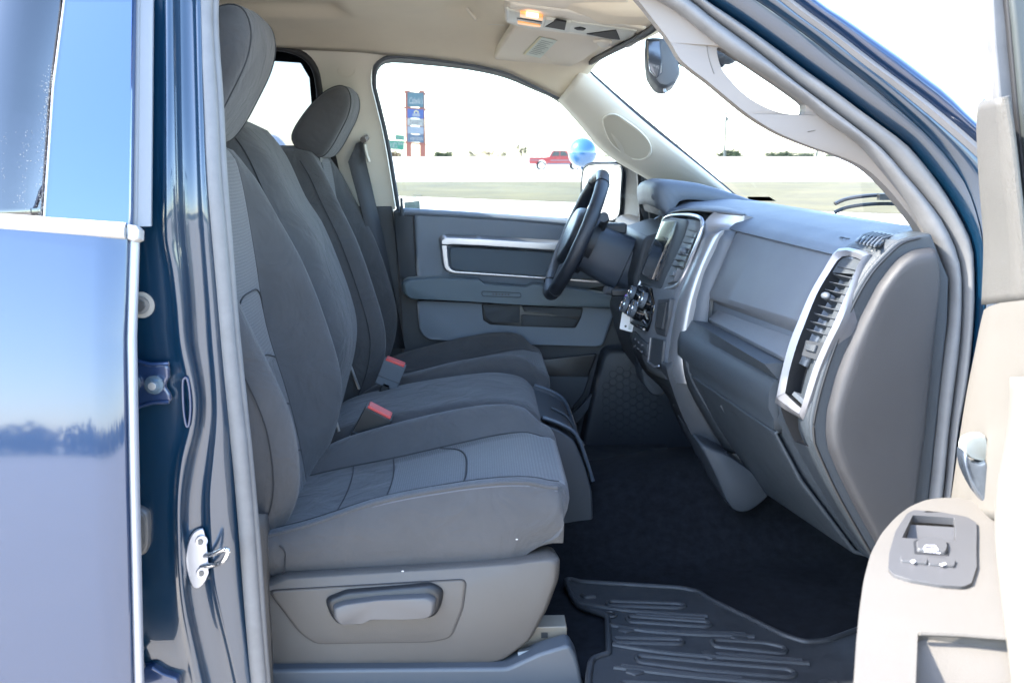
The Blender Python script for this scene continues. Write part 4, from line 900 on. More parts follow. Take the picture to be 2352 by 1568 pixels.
for k in range(3): p = P(1467+k*8, 778+k*6.5, 2.56-k*.045)+Vector((-.010, 0, 0)); mb.box(p, (.004, .012, .004), 'thread'); mb.box(p+Vector((0, 0, -.018)), (.004, .010, .003), 'thread')
mb.build('switch_marks', sf)
# cubby and lower door of the stack
spanel('cubby_frame', [(1518, 688, 2.38), (1546, 686, 2.29), (1542, 730, 2.29), (1534, 775, 2.30), (1508, 768, 2.40)], .008, 'plastic_dark', r=.005)
spanel('phone_cubby', [(1524, 697, 2.36), (1541, 696, 2.305), (1530, 758, 2.31), (1516, 756, 2.37)], .011, 'cubby', r=.002)
spanel('stack_lower_door', [(1505, 775, 2.40), (1532, 782, 2.30), (1526, 838, 2.30), (1516, 842, 2.33), (1499, 832, 2.41)], .008, 'plastic_dark', r=.005)
MB().tube([P(u, v, y)+Vector((-.012, 0, 0)) for u, v, y in ((1506, 776, 2.41), (1499, 830, 2.41), (1515, 842, 2.34), (1525, 840, 2.30))], .0025, 'silver', n=6).build('door_edge', sf)
# lower part of the stack that narrows to the floor, and its foot
la = cr([P(u, v, 2.24) for u, v in ((1566, 820), (1576, 882), (1600, 940), (1635, 1000), (1664, 1040))], 4)
lb = cr([P(u, v, 2.26) for u, v in ((1535, 835), (1545, 876), (1572, 950), (1608, 1020), (1640, 1050))], 4)
lc_ = cr([P(u, v, 2.62) for u, v in ((1456, 800), (1480, 850), (1530, 900), (1570, 990), (1610, 1040))], 4)
n = 14; mb = MB(); mb.grid([[p+Vector((.12, -.005, 0)) for p in resample(la, n)], resample(la, n), [p+Vector((-.004, 0, 0)) for p in resample(lb, n)], resample(lc_, n)], 'plastic_dark'); lo_ = mb.build('lower_stack', dash, solid=.006)
MB().tube([p+Vector((.004, -.004, 0)) for p in cr([P(u, v, 2.225) for u, v in ((1577, 884), (1607, 944), (1640, 1000), (1664, 1035))], 4)], .004, 'plastic_black', n=6).build('stack_gap', lo_)
fb = MB(); foot = [(1600, 1010), (1665, 1036), (1700, 1060), (1745, 1092), (1765, 1110), (1762, 1135), (1735, 1158), (1712, 1172), (1685, 1171), (1665, 1150), (1640, 1090)]
fb.dome(fillet([P(u, v, 2.18) for u, v in foot], .02, 3), .02, 'plastic', inset=.1, steps=4, back=.25); fb.build('stack_foot', dash, sharp=60)
MB().tube([P(u, v, 2.17)+Vector((0, 0, 0)) for u, v in ((1665, 1038), (1690, 1078), (1725, 1112), (1762, 1132))], .003, 'plastic_dark', n=6).build('foot_crease', dash)
# near side trim strip between stack and lower glove door
sa = cr([P(u, v, 2.215) for u, v in ((1572, 792), (1569, 830), (1580, 885), (1612, 945), (1645, 1000), (1668, 1036))], 4)
sb_ = cr([P(u, v, 2.19) for u, v in ((1580, 800), (1576, 830), (1592, 880), (1630, 945), (1672, 1005), (1712, 1040))], 4)
mb = MB(); mb.grid([resample(sa, 18), resample(sb_, 18), [p+Vector((.06, 0, -.02)) for p in resample(sb_, 18)]], 'plastic'); mb.build('side_strip', dash, solid=.003)
mb = MB(); mb.tube([P(u, v, 2.45) for u, v in ((1546, 900), (1552, 912), (1562, 925), (1570, 945), (1568, 948))], .0045, 'gloss_black', n=8); mb.ball(P(1553, 928, 2.45), .008, 'silver'); mb.build('power_socket', lo_)
# ---------------------------------------------------------------- driver's side of the dash
mb = MB(); cs = []
for (y, pts) in ((2.66, ((1512, 462), (1506, 440), (1512, 424), (1535, 420), (1600, 428), (1660, 442), (1712, 462))), (2.95, ((1440, 462), (1432, 445), (1440, 426), (1460, 420), (1520, 424), (1600, 440), (1680, 456))), (3.14, ((1400, 470), (1400, 455), (1408, 440), (1430, 434), (1500, 440), (1580, 450), (1660, 466)))):
    cs.append(resample(cr([P(u, v, y) for u, v in pts], 4), 22))
hood = [P(u, v, 2.68) for u, v in ((1509, 478), (1504, 446), (1508, 427), (1530, 418), (1600, 424), (1650, 436), (1700, 452), (1780, 480))]
h0 = resample(cr(hood, 4), 24); mb = MB()
mb.grid([[p+Vector((.05, -.03, -.045)) for p in h0], [p+Vector((.012, -.012, -.008)) for p in h0], h0, [p+Vector((-.003, .05, .003)) for p in h0], [p+Vector((0, .20, .003)) for p in h0], [p+Vector((.01, .36, -.008)) for p in h0], [p+Vector((.04, .46, -.05)) for p in h0]], 'dash_top'); ih = mb.build('cluster_hood', dash, solid=.004, sharp=70)
mb = MB(); co = [P(u, v, 2.70) for u, v in ((1510, 436), (1530, 440), (1556, 462), (1578, 488), (1530, 500), (1520, 478))]; mb.prism(co, (0, .35, 0), 'plastic_black'); mb.build('cluster_side', dash)
mb = MB(); mb.ball(P(1520, 452, 2.69), .022, 'plastic_grey', sc=(1.3, .4, .7)); mb.build('cluster_end', dash)
# side pod left of the stack, knee panel
mb = MB(); mb.prism([P(u, v, 2.70) for u, v in ((1480, 545), (1560, 520), (1600, 600), (1580, 800), (1460, 700), (1455, 640))], (0, .42, 0), 'plastic_dark'); mb.build('cluster_binnacle', dash, bevel=.01)
mb = MB(); mb.tube(cr([P(u, v, 3.10) for u, v in ((1468, 578), (1482, 545), (1505, 512), (1528, 497))], 4), .012, 'satin', n=10); mb.build('side_vent_rim', dash)
mb = MB(); mb.prism([P(u, v, 3.11) for u, v in ((1470, 580), (1484, 546), (1506, 514), (1540, 492), (1560, 560), (1540, 640))], (0, .04, 0), 'plastic'); mb.build('side_vent', dash, bevel=.004)
mb = MB(); mb.prism([P(u, v, 2.72) for u, v in ((1460, 690), (1500, 740), (1540, 860), (1520, 905), (1480, 870), (1460, 820), (1440, 740))], (0, .40, 0), 'plastic_dark'); mb.build('knee_panel', dash, bevel=.008)
mb = MB(); mb.dome(cr([P(u, v, 2.70) for u, v in ((1470, 842), (1478, 832), (1500, 850), (1530, 880), (1520, 905), (1496, 905), (1476, 880))], 3, True), .02, 'plastic', inset=.2, back=.1); mb.build('trailer_brake_knob', dash)
# kick panel with the speaker
mb = MB(); kp = [(1386, 799), (1510, 799), (1560, 830), (1600, 950), (1600, 1040), (1334, 1030), (1338, 1000), (1360, 900)]
mb.dome(fillet([P(u, v, 3.12) for u, v in kp], .03, 4), .03, 'plastic_dark', inset=.08, back=.05, steps=4); kk = mb.build('kick_panel', TR)
mb = MB(); R0 = 13
for i in range(9):
    for j in range(12):
        cu, cv = 1392+i*15.6, 850+j*18+(9 if i % 2 else 0)
        if (cu-1452)**2/72**2+(cv-930)**2/95**2 > 1: continue
        hx = [P(cu+9*math.cos(math.pi/3*k), cv+9*math.sin(math.pi/3*k), 3.089) for k in range(6)]; mb.tube(hx, .0007, 'plastic_dark', n=4, closed=True, up=(0, 1, 0))
mb.build('speaker_grille', kk)
# ---------------------------------------------------------------- steering wheel and column
WC = P(1322, 540, 2.88); WT = P(1384, 400, 2.88); tilt = (WT-WC).normalized(); r_ = (WT-WC).length*1.0
axis = Vector((0, 1, 0)).cross(tilt).normalized()
if axis.x > 0: axis = -axis
def wh(a, r, o=0): return WC + (Vector((0, 1, 0))*math.cos(a)+tilt*math.sin(a))*r + axis*o
mb = MB(); N = 72; RR = .185
mb.tube([wh(2*math.pi*k/N, RR) for k in range(N)], [.0165+.0018*max(0, math.sin(6*math.pi*k/N*4))*(.3) for k in range(N)], 'leather_black', n=16, closed=True, flat=1.15, up=axis); sw = mb.build('steering_wheel', TR)
for a in (math.radians(60), math.radians(120), math.radians(-60), math.radians(-120)):
    mb = MB(); p = wh(a, RR); t = (wh(a+.02, RR)-p).normalized()
    mb.tube([p-t*.0010, p+t*.0010], .0188, 'plastic_black', n=16, up=axis, flat=1.12); mb.build('rim_seam', sw)
mb = MB(); hub = [wh(math.radians(d), r) for d, r in ((90, .085), (50, .095), (20, .10), (-10, .10), (-50, .09), (-90, .10), (-130, .09), (190, .10), (160, .10), (130, .095))]
mb.dome([p-axis*.02 for p in cr(hub, 3, True)], .045, 'leather_black', inset=.22, steps=5, back=.03, dirv=axis); hb = mb.build('airbag_cover', sw)
mb = MB()
for d in (8, 172, -90):
    a = math.radians(d); w = .028
    t = (wh(a+.01, .1)-wh(a, .1)).normalized()
    rows = []
    for r, ww in ((.08, .038), (.12, .030), (.15, .026), (.186, .030)):
        p = wh(a, r, -.002 if r > .1 else .0); rows.append([p+t*ww+axis*.0, p+t*ww*.6+axis*.008, p-t*ww*.6+axis*.008, p-t*ww, p-t*ww*.6-axis*.012, p+t*ww*.6-axis*.012])
    mb.loft(rows, 'silver_dull' if d != -90 else 'leather_black')
mb.build('wheel_spoke', sw)
mb = MB(); mb.dome([wh(math.radians(36*k), .020, .022) for k in range(10)], .002, 'chrome', inset=.2, dirv=axis)
mb.build('wheel_badge', hb)
# column shroud in two halves
def colp(d, y, h): return WC - axis*d + Vector((0, 1, 0))*y + tilt*h
mb = MB()
def shroud(d0, d1, w0, w1, t0, t1, b0, b1, m, name):
    mb = MB(); rows = []
    for k in range(7):
        t = k/6; d = lerp(d0, d1, t); w, tp, bt = lerp(w0, w1, t), lerp(t0, t1, t), lerp(b0, b1, t)
        rows.append([colp(d, y*w, tp*hh if hh > 0 else bt*-hh) for y, hh in ((-1, .2), (-.95, .7), (-.7, .97), (0, 1.02), (.7, .97), (.95, .7), (1, .2), (1, -.3), (.95, -.75), (.7, -.97), (0, -1.02), (-.7, -.97), (-.95, -.75), (-1, -.3))])
    mb.loft(rows, m); return mb.build(name, TR, sub=0, sharp=50, bevel=0)
c1_ = shroud(.035, .155, .085, .080, .055, .060, -.085, -.10, 'column_plastic', 'column_shroud')
c2_ = shroud(.158, .34, .072, .070, .035, .02, -.085, -.09, 'column_plastic', 'column_cover')
mb = MB(); mb.tube([colp(.05, -.07, .05), colp(.045, -.12, .075), colp(.03, -.17, .08)], [.012, .010, .014], 'plastic', n=10); mb.build('column_stalk', c1_)
mb = MB(); mb.box(colp(.09, -.02, .062), (.07, .05, .03), 'plastic'); mb.build('column_button', c1_, bevel=.006)
mb = MB(); k0 = P(1405, 669, 2.80); mb.cyl(k0, k0+Vector((-.02, -.01, .006)), .011, 'satin', 16); mb.build('ignition_lock', c2_)
mb = MB(); a = P(1404, 655, 2.79); mb.dome([P(u, v, 2.77) for u, v in ((1352, 660), (1300, 700), (1256, 716), (1262, 700), (1310, 668))], .01, 'plastic_dark'); 
# ---------------------------------------------------------------- floor, tunnel, bin, rails
FZ = EZ-.925
def floor_pt(x, y):
    z = FZ
    tun = .19*sstep(2.12, 2.40, y)*(1-sstep(2.50, 2.78, y)); tun *= lerp(.55, 1.0, sstep(.0, .7, x))
    z += tun
    z += .42*max(0, (x-.80))**1.25*1.8
    z += .010*noise.noise(Vector((x*6, y*6, 0)))+.004*noise.noise(Vector((x*21, y*21, 3)))
    if y < 1.74: z -= .04*sstep(1.74, 1.66, y)
    return Vector((x, y, z))
mb = MB(); mb.grid([[floor_pt(lerp(-1.35, 1.25, i/110), lerp(1.63, 3.19, j/70)) for j in range(71)] for i in range(111)], 'carpet'); cp_ = mb.build('floor_carpet', TR, solid=.01)
MB().prism([Vector((1.26, 1.55, .4)), Vector((1.26, 3.3, .4)), Vector((1.26, 3.3, 1.32)), Vector((1.26, 1.55, 1.32))], (.03, 0, 0), 'plastic_black').build('firewall', TR)
MB().prism([Vector((-1.36, 1.55, FZ-.06)), Vector((1.26, 1.55, FZ-.06)), Vector((1.26, 3.3, FZ-.06)), Vector((-1.36, 3.3, FZ-.06))], (0, 0, -.05), 'paint_dark').build('floor_pan', TR)
# storage bin under the middle seat
mb = MB(); bz = [(1240, 958), (1290, 976), (1325, 1000), (1350, 1060), (1366, 1120), (1368, 1180), (1362, 1200), (1100, 1190), (1100, 958)]
mb.prism(fillet([P(u, v+8, 2.26)+Vector((-.006, 0, -.004)) for u, v in bz], .012, 3), (0, .34, 0), 'plastic'); bn = mb.build('storage_bin', TR, bevel=.004, seg=2)
top = cr([P(u, v, 2.262) for u, v in ((1246, 962), (1290, 978), (1324, 1002), (1347, 1060), (1362, 1108))], 4)
for dy in (0, .335): MB().tube([p+Vector((0, dy, .004)) for p in top], .0045, 'plastic_blue', n=8).build('bin_rim', bn)
mb = MB(); mb.grid([[p+Vector((-.004, y, d)) for p in top] for y, d in ((.004, .004), (.010, -.004), (.325, -.004), (.331, .004))], 'plastic_dark'); mb.build('tray', bn)
mb = MB(); mb.tube([p+Vector((-.003, .15, .001)) for p in top[3:]], .0035, 'plastic', n=6); mb.build('tray_divider', bn)
p = top[9]+Vector((-.012, .07, .0)); mb = MB(); mb.tube([p+Vector((.030*math.cos(t), .034*math.sin(t), -.9*.030*math.cos(t))) for t in [2*math.pi*k/20 for k in range(20)]], .0025, 'plastic', n=6, closed=True); mb.build('cup_holder', bn)
# sill cover and seat track under the passenger seat
mb = MB(); sc = [P(u, v, 1.665) for u, v in ((560, 1538), (1165, 1534), (1240, 1500), (1308, 1480), (1325, 1510), (1338, 1568), (1350, 1640), (560, 1640))]
mb.prism(fillet(sc, .008, 2), (0, .05, 0), 'sill_plastic'); sl_ = mb.build('seat_track_cover', TR, bevel=.010, seg=3)
mb = MB(); mb.prism([P(u, v, 1.73) for u, v in ((1180, 1440), (1302, 1438), (1302, 1488), (1180, 1500))], (0, .05, 0), 'rail_tan'); tk = mb.build('seat_track', TR, bevel=.002)
MB().prism([P(u, v, 1.728) for u, v in ((1243, 1452), (1258, 1452), (1258, 1463), (1243, 1464))], (0, -.001, 0), 'cubby').build('track_slot', tk)
MB().tube([P(u, v, 1.70) for u, v in ((1190, 1500), (1230, 1493), (1270, 1492), (1298, 1496))], .008, 'steel_dark', n=8).build('track_bar', tk)
mb = MB(); mb.prism([Vector((x, 1.56, z)) for x, z in ((-1.6, FZ-.02), (1.0, FZ-.02), (1.0, FZ-.14), (-1.6, FZ-.14))], (0, .09, 0), 'paint'); mb.build('sill', TR, bevel=.012, seg=3)
# ---------------------------------------------------------------- rear door skin (closed), near side
YO = 1.47
def dskin(u, v): # slight body curvature: bulges towards the eye at the waist, leans in at the window
    z = P(u, v, YO).z-EZ
    for _ in range(2):
        y = 1.47+.20*(z+.12)+.25*(z+.12)**2 if z > -.12 else 1.419+.14*(z+.42)+.1*(z+.42)**2
        z = P(u, v, y).z-EZ
    return P(u, v, y)
def edge_u(v): return interp([-80, 0, 500, 530, 545, 784, 1100, 1568, 1650], [306, 303, 296, 294, 288, 281, 287, 298, 300], v)
mb = MB(); rows = []
for i in range(60):
    v = lerp(522, 1700, i/59); e = dskin(edge_u(v), v); r = []
    for j in range(26):
        x = lerp(-1.62, e.x, j/25); p = dskin(edge_u(v)-10, v); r.append(Vector((x, p.y-.010*math.sin(math.pi*min(1, max(0, (x+1.6)/1.2))), p.z)))
    r[-1] = e
    r += [e+Vector((.004, .004, 0)), e+Vector((.004, .012, 0)), e+Vector((-.004, .040, 0))]; rows.append(r)
mb.grid(rows, 'paint'); rd = mb.build('rear_door', TR, sharp=60)
mb = MB(); mb.tube([dskin(edge_u(v)+9, v)+Vector((0, .018, 0)) for v in [lerp(548, 1680, i/50) for i in range(51)]], .0095, 'edge_silver', n=10, up=(0, 1, 0)); mb.build('door_edge_trim', rd)
# window area: applique strip beside the glass
def ug_(v): return interp([-100, 0, 200, 495], [156, 148, 122, 102], v)
rows = []
for i in range(30):
    v = lerp(-260, 520, i/29); e = dskin(edge_u(v), v); g = dskin(ug_(v), v); rows.append([g]+[g.lerp(e, k/8) for k in range(1, 9)]+[e+Vector((.003, .006, 0)), e+Vector((0, .05, 0))])
MB().grid(rows, 'paint_pillar').build('pillar_applique', rd, sharp=60)
rows = []
for i in range(20):
    v = lerp(-260, 520, i/19); g = dskin(ug_(v)-2, v); rows.append([Vector((lerp(-1.55, g.x, k/10), g.y+.004, g.z)) for k in range(11)])
MB().grid(rows, 'glass_dark').build('door_glass', rd, solid=.003)
mb = MB(); mb.tube([dskin(ug_(v), v)+Vector((0, .0, 0)) for v in [lerp(-240, 498, i/20) for i in range(21)]], .0016, 'edge_silver', n=6); mb.build('glass_edge', rd)
# dried water spots by the glass edge
random.seed(3); mb = MB()
for k in range(420):
    v = random.uniform(150, 500); u = ug_(v)-2-abs(random.gauss(0, 12)) - (random.choice((0, 38, 45, 95)) if v > 300 and random.random() < .5 else 0)
    if u < 0: continue
    p = dskin(u, v)+Vector((0, .0015, 0)); r = random.uniform(.0002, .0006)
    mb.add([p+Vector((r*math.cos(t), 0, r*1.3*math.sin(t))) for t in (0, 1.3, 2.5, 3.8, 5.0)], [[0, 1, 2, 3, 4]], 'spot')
mb.build('water_spots', rd, weld=False)
# belt moulding
rows = []
for i in range(34):
    u = lerp(-1380, -40, i/14) if i < 14 else lerp(-40, 290, (i-14)/19); tt = max(0, (u+40)/330); vt = lerp(489, 512, tt); vb = lerp(527, 549, tt); a, b = dskin(u, vt), dskin(u, vb)
    rows.append([a+Vector((0, .012, .002)), a+Vector((0, -.004, 0)), a.lerp(b, .35)+Vector((0, -.012, 0)), a.lerp(b, .75)+Vector((0, -.010, 0)), b+Vector((0, -.002, 0)), b+Vector((0, .012, 0))])
bm_ = MB(); bm_.loft(rows, 'belt_grey'); bm_.build('belt_moulding', rd, sharp=60)
mb = MB(); mb.dome([dskin(u, v)+Vector((0, .01, 0)) for u, v in ((291, 517), (312, 520), (321, 530), (320, 552), (308, 558), (292, 553))], .012, 'belt_grey', inset=.15, back=.01); mb.build('moulding_end', rd)
# flexible strip on the door's front edge above the belt
rows = []
for i in range(24):
    v = lerp(-120, 522, i/23); a = dskin(edge_u(v)+3, v)+Vector((0, .012, 0)); b = dskin(interp([-120, 0, 520], [344, 341, 336], v), v)+Vector((0, .020, 0))
    rows.append([a+Vector((0, .006, 0)), a, a.lerp(b, .22)+Vector((0, -.002, 0)), a.lerp(b, .28)+Vector((0, .001, 0)), a.lerp(b, .8)+Vector((0, .001, 0)), b, b+Vector((0, .006, 0))])
MB().loft(rows, 'strip_grey').build('edge_seal', rd, sharp=40)
# ---------------------------------------------------------------- B pillar jamb
VS = [-320, -120, 0, 250, 450, 540, 620, 700, 790, 880, 930, 980, 1050, 1140, 1250, 1330, 1400, 1480, 1568, 1680]
def pk(*a): return a
K1 = [372, 372, 372, 374, 374, 372, 384, 392, 398, 414, 424, 420, 404, 396, 398, 402, 408, 420, 436, 460]   # where the flat hinge face ends
K2 = [386, 386, 386, 384, 382, 384, 402, 414, 424, 446, 452, 446, 424, 412, 412, 416, 424, 440, 460, 486]   # crest of the fold
K3 = [402, 404, 408, 412, 416, 420, 428, 434, 440, 456, 460, 456, 440, 426, 424, 428, 438, 456, 476, 500]   # foot of the fold
K4 = [442, 444, 446, 452, 458, 464, 470, 476, 482, 490, 492, 490, 484, 476, 480, 486, 500, 520, 540, 560]   # next crest
K5 = [452, 456, 462, 468, 476, 482, 488, 494, 500, 506, 508, 508, 498, 488, 492, 500, 514, 534, 552, 572]
K6 = [500, 505, 510, 520, 530, 538, 545, 552, 560, 570, 575, 580, 588, 596, 606, 612, 618, 626, 634, 646]
SV = [-320, -160, 0, 250, 400, 600, 735, 900, 1060, 1274, 1400, 1568, 1700]
SL = [505, 476, 452, 464, 470, 490, 503, 520, 540, 556, 566, 582, 596]; SR = [560, 528, 500, 512, 520, 535, 545, 562, 578, 598, 606, 618, 630]
lean = lambda v: .10*sstep(520, -250, v)+.012*sstep(1200, 1600, v)*0
rows = []
for i in range(110):
    v = lerp(-320, 1680, i/109); y0 = 1.530+lean(v); r = []; SE = sinterp(SV, SL, v)+8
    for K, dy in ((None, .012), (None, .0), (K1, .0), (K1, -.002), (K2, -.012), (K3, .006), (K3, .020), (K4, .024), (K4, .014), (K5, .018), ('S', .024), ('S', .08)):
        u = 262 if K is None and not r else (300 if K is None else SE if K == 'S' else sinterp(VS, K, v))
        if r and K is not None:
            prev = r[-1][0]; u = max(u, prev+3)
        r.append((u, y0+dy))
    rows.append([P(u, v, y) for u, y in r])
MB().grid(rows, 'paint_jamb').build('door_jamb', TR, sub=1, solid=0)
jb = [o for o in TR.children if o.name.startswith('door_jamb')][0]
# inner seal on the pillar (two lobes)
p1 = []; p2 = []
for i in range(46):
    v = lerp(-320, 1700, i/45); a, b = sinterp(SV, SL, v), sinterp(SV, SR, v); y = 1.562+lean(v)
    p1.append(P(lerp(a, b, .36), v, y)); p2.append(P(lerp(a, b, .80), v, y+.012))
w_ = .0125
mb = MB(); mb.tube(p1, .0135, 'rubber', n=14, up=(0, 1, 0), flat=.9); mb.tube(p2, .0085, 'rubber', n=12, up=(0, 1, 0)); mb.build('door_seal', TR)
# inner pillar trim just visible below between seal and seat
MB().grid([[P(u, v, y) for u, v, y in ((565+.0*k, v, 1.62), (605 + (v-1230)*.06, v, 1.66), (625+(v-1230)*.05, v, 1.80))] for k, v in enumerate(range(1180, 1680, 40))], 'plastic_brown').build('sill_end_trim', TR, solid=.004)
mb = MB(); mb.prism([Vector((x, 1.63+.0, z)) for x, z in ((-.80, FZ-.05), (-.425, FZ-.05), (-.47, 1.10), (-.60, 1.60), (-.66, 1.84), (-.86, 1.84))], (0, .04, 0), 'beige_trim'); mb.build('near_pillar_trim', TR, bevel=.01)
MB().prism([Vector((x, y, EZ+z)) for x, y, z in ((-1.4, 1.56, .28), (-1.4, 1.82, .30), (-1.4, 1.82, .42), (-1.4, 1.60, .40))], (.93, 0, 0), 'paint').build('roof_rail', TR, bevel=.02)  # out of view, added to stop sun leaking in past the roof edge
MB().prism([Vector((-.47, y, EZ+z)) for y, z in ((1.70, .395), (1.86, .395), (1.86, .47), (1.72, .47))], (.60, 0, 0), 'paint').build('roof_rail', TR, bevel=.01)  # also unseen, added to close the sun gap above the door opening
# hinge, bumper, plug, bellows, striker
HY = 1.525
mb = MB(); ho = [P(u, v, HY) for u, v in ((290, 822), (306, 820), (318, 828), (345, 834), (386, 832), (392, 842), (393, 862), (386, 874), (384, 886), (394, 900), (398, 914), (386, 926), (350, 926), (322, 934), (304, 942), (290, 940))]
mb.prism(ho, (0, -.010, 0), 'paint_hinge'); hg = mb.build('door_hinge', jb, bevel=.004, seg=3)
MB().tube([P(u, v, HY-.010) for u, v in ((304, 822), (318, 830), (345, 837), (388, 835))], .0035, 'paint_hinge', n=8).build('hinge_rib', jb)
MB().tube([P(u, v, HY-.010) for u, v in ((304, 940), (322, 932), (350, 924), (388, 922))], .0035, 'paint_hinge', n=8).build('hinge_rib', jb)
for (u, v) in ((356, 882), (303, 880)):
    mb = MB(); p = P(u, v, HY-.012); mb.cyl(p, p-Vector((0, .006, 0)), .0145, 'bolt_blue', 20); mb.cyl(p-Vector((0, .005, 0)), p-Vector((0, .014, 0)), .0095, 'bolt_blue', 6); mb.cyl(p-Vector((0, .013, 0)), p-Vector((0, .0155, 0)), .006, 'steel', 16); mb.build('hinge_bolt', jb)
mb = MB(); p = P(325, 700, 1.528); mb.cyl(p, p-Vector((0, .002, 0)), .020, 'sealer', 24); mb.cyl(p-Vector((.001, .002, 0)), p-Vector((0, .008, 0)), .0135, 'steel_dark', 22); mb.cyl(p-Vector((0, .008, 0)), p-Vector((0, .011, 0)), .009, 'steel_dark', 6); mb.build('blanking_bolt', jb)
mb = MB(); mb.dome(fillet([P(u, v, 1.527) for u, v in ((296, 1160), (326, 1160), (344, 1172), (347, 1200), (345, 1250), (335, 1272), (296, 1275))], .006, 3), .010, 'bumper_grey', inset=.2, steps=4, back=.003); mb.build('rubber_plug', jb)
mb = MB(); mb.dome(fillet([P(u, v, 1.517) for u, v in ((300, 1176), (322, 1174), (332, 1184), (334, 1250), (322, 1262), (300, 1264))], .006, 3), .003, 'bumper_grey', inset=.06, steps=2); mb.build('plug_face', jb)
mb = MB(); pts = [P(lerp(304, 310, i/60), lerp(1278, 1362, i/60), 1.52) for i in range(61)]
mb.tube(pts, [.0085+.0035*math.cos(i*math.pi*2/6.6) for i in range(61)], 'bumper_grey', n=12, up=(0, 1, 0)); mb.build('wiring_bellows', jb)
mb = MB(); mb.tube([P(u, v, 1.52) for u, v in ((312, 1475), (322, 1490), (318, 1510), (324, 1530), (316, 1568))], [.006, .008, .006, .008, .006], 'steel_dark', n=8); mb.dome(fillet([P(u, v, 1.525) for u, v in ((320, 1528), (352, 1522), (380, 1540), (414, 1550), (416, 1640), (320, 1640))], .006, 3), .01, 'paint_hinge', inset=.1, back=.01); mb.build('lower_hinge', jb)
mb = MB(); sl2 = cr([P(u, v, 1.520) for u, v in ((420, 880), (424, 868), (430, 870), (436, 900), (438, 940), (434, 975), (428, 976), (422, 940))], 3, True); mb.tube(sl2, .0022, 'paint_hinge', n=6, closed=True, up=(0, 1, 0)); mb.build('slot_rim', jb)
SYs = 1.548
mb = MB(); so_ = [(426, 1290), (428, 1262), (436, 1232), (448, 1216), (462, 1211), (468, 1216), (474, 1244), (477, 1275), (478, 1310), (470, 1332), (456, 1346), (443, 1344), (434, 1325)]
mb.prism(cr([P(u, v, SYs) for u, v in so_], 3, True), (.002, -.006, 0), 'striker_zinc'); stk_ = mb.build('door_striker', TR, bevel=.002, seg=3)
for (u, v) in ((462, 1241), (464, 1313)):
    mb = MB(); p = P(u, v, SYs-.006); mb.cyl(p, p-Vector((-.002, .004, 0)), .0095, 'striker_zinc', 18); mb.cyl(p-Vector((0, .004, 0)), p-Vector((0, .0065, 0)), .005, 'steel_dark', 8); mb.build('striker_screw', stk_)
loop = cr([P(468, 1276, SYs), P(488, 1272, SYs-.02), P(510, 1263, SYs-.036), P(521, 1262, SYs-.042), P(522, 1272, SYs-.042), P(512, 1288, SYs-.034), P(496, 1296, SYs-.018), P(456, 1300, SYs)], 5)
MB().tube(loop, .0042, 'chrome', n=12).build('striker_loop', stk_)
# ---------------------------------------------------------------- passenger side A pillar, roof rail and grab handle
def SY(v): return interp([-200, 0, 300, 560, 900, 1400], [1.76, 1.735, 1.69, 1.66, 1.645, 1.64], v)
def curve(pts, off=0, n=4): return cr([P(u, v, SY(v)+off) for u, v in pts], n)
s_in = [(640, -190), (900, -200), (1180, -160), (1400, -60), (1540, 12), (1603, 59), (1686, 124), (1760, 168), (1844, 227), (1905, 278), (1979, 330), (2040, 400), (2093, 466), (2132, 531), (2160, 588), (2180, 640), (2177, 740), (2164, 840), (2146, 1030), (2134, 1140), (2110, 1300), (2080, 1500)]
s_mid = [(640, -225), (900, -240), (1190, -205), (1430, -90), (1566, -14), (1634, 40), (1730, 110), (1826, 188), (1925, 262), (2023, 339), (2075, 396), (2124, 453), (2160, 500), (2184, 545), (2200, 588), (2207, 640), (2205, 770), (2192, 880), (2178, 990), (2164, 1140), (2140, 1300), (2110, 1500)]
s_out = [(640, -250), (900, -270), (1200, -240), (1450, -115), (1620, 0), (1699, 52), (1775, 106), (1848, 160), (1915, 208), (1979, 256), (2034, 296), (2089, 339), (2154, 418), (2198, 488), (2233, 562), (2238, 640), (2238, 715), (2224, 865), (2200, 990), (2182, 1140), (2160, 1300), (2135, 1500)]
N = 80
Ci, Cm, Co = (resample(curve(c, o), N) for c, o in ((s_in, 0), (s_mid, 0), (s_out, -.012)))
def lobe(A, B, h, m, name, par=TR, back=.02, kink=False):
    rows = []
    for i in range(len(A)):
        a, b = A[i], B[i]; r = [a+Vector((0, back, 0))]
        for k in range(7):
            t = k/6; r.append(a.lerp(b, t)+Vector((0, -h*math.sin(math.pi*t)**.7, 0)))
        r.append(b+Vector((0, back, 0))); rows.append(r)
    return MB().loft(rows, m).build(name, par, sharp=60)
sl1 = lobe(Ci, Cm, .016, 'rubber', 'front_door_seal'); lobe(Cm, Co, .012, 'rubber_side', 'seal_flange', sl1)
# body coloured pillar: bands with a drip groove
g1 = [(640, -285), (900, -300), (1230, -280), (1480, -170), (1700, -22), (1770, 24), (1850, 82), (1935, 148), (2010, 206), (2085, 270), (2140, 322), (2190, 380), (2225, 440), (2250, 520), (2262, 600), (2262, 700), (2250, 850), (2226, 990), (2210, 1140), (2190, 1300), (2165, 1500)]
g2 = [(640, -300), (900, -318), (1250, -305), (1520, -190), (1750, -30), (1835, 36), (1905, 86), (1979, 145), (2045, 194), (2111, 246), (2175, 300), (2238, 356), (2290, 410), (2330, 470), (2350, 560), (2360, 700), (2350, 850), (2330, 990), (2310, 1140), (2290, 1300), (2265, 1500)]
g3 = [(640, -310), (900, -330), (1260, -318), (1540, -200), (1775, -34), (1858, 28), (1930, 80), (2003, 137), (2070, 187), (2136, 237), (2200, 290), (2250, 334), (2310, 386), (2360, 440), (2400, 540), (2410, 700), (2400, 850), (2380, 990), (2360, 1140), (2340, 1300), (2315, 1500)]
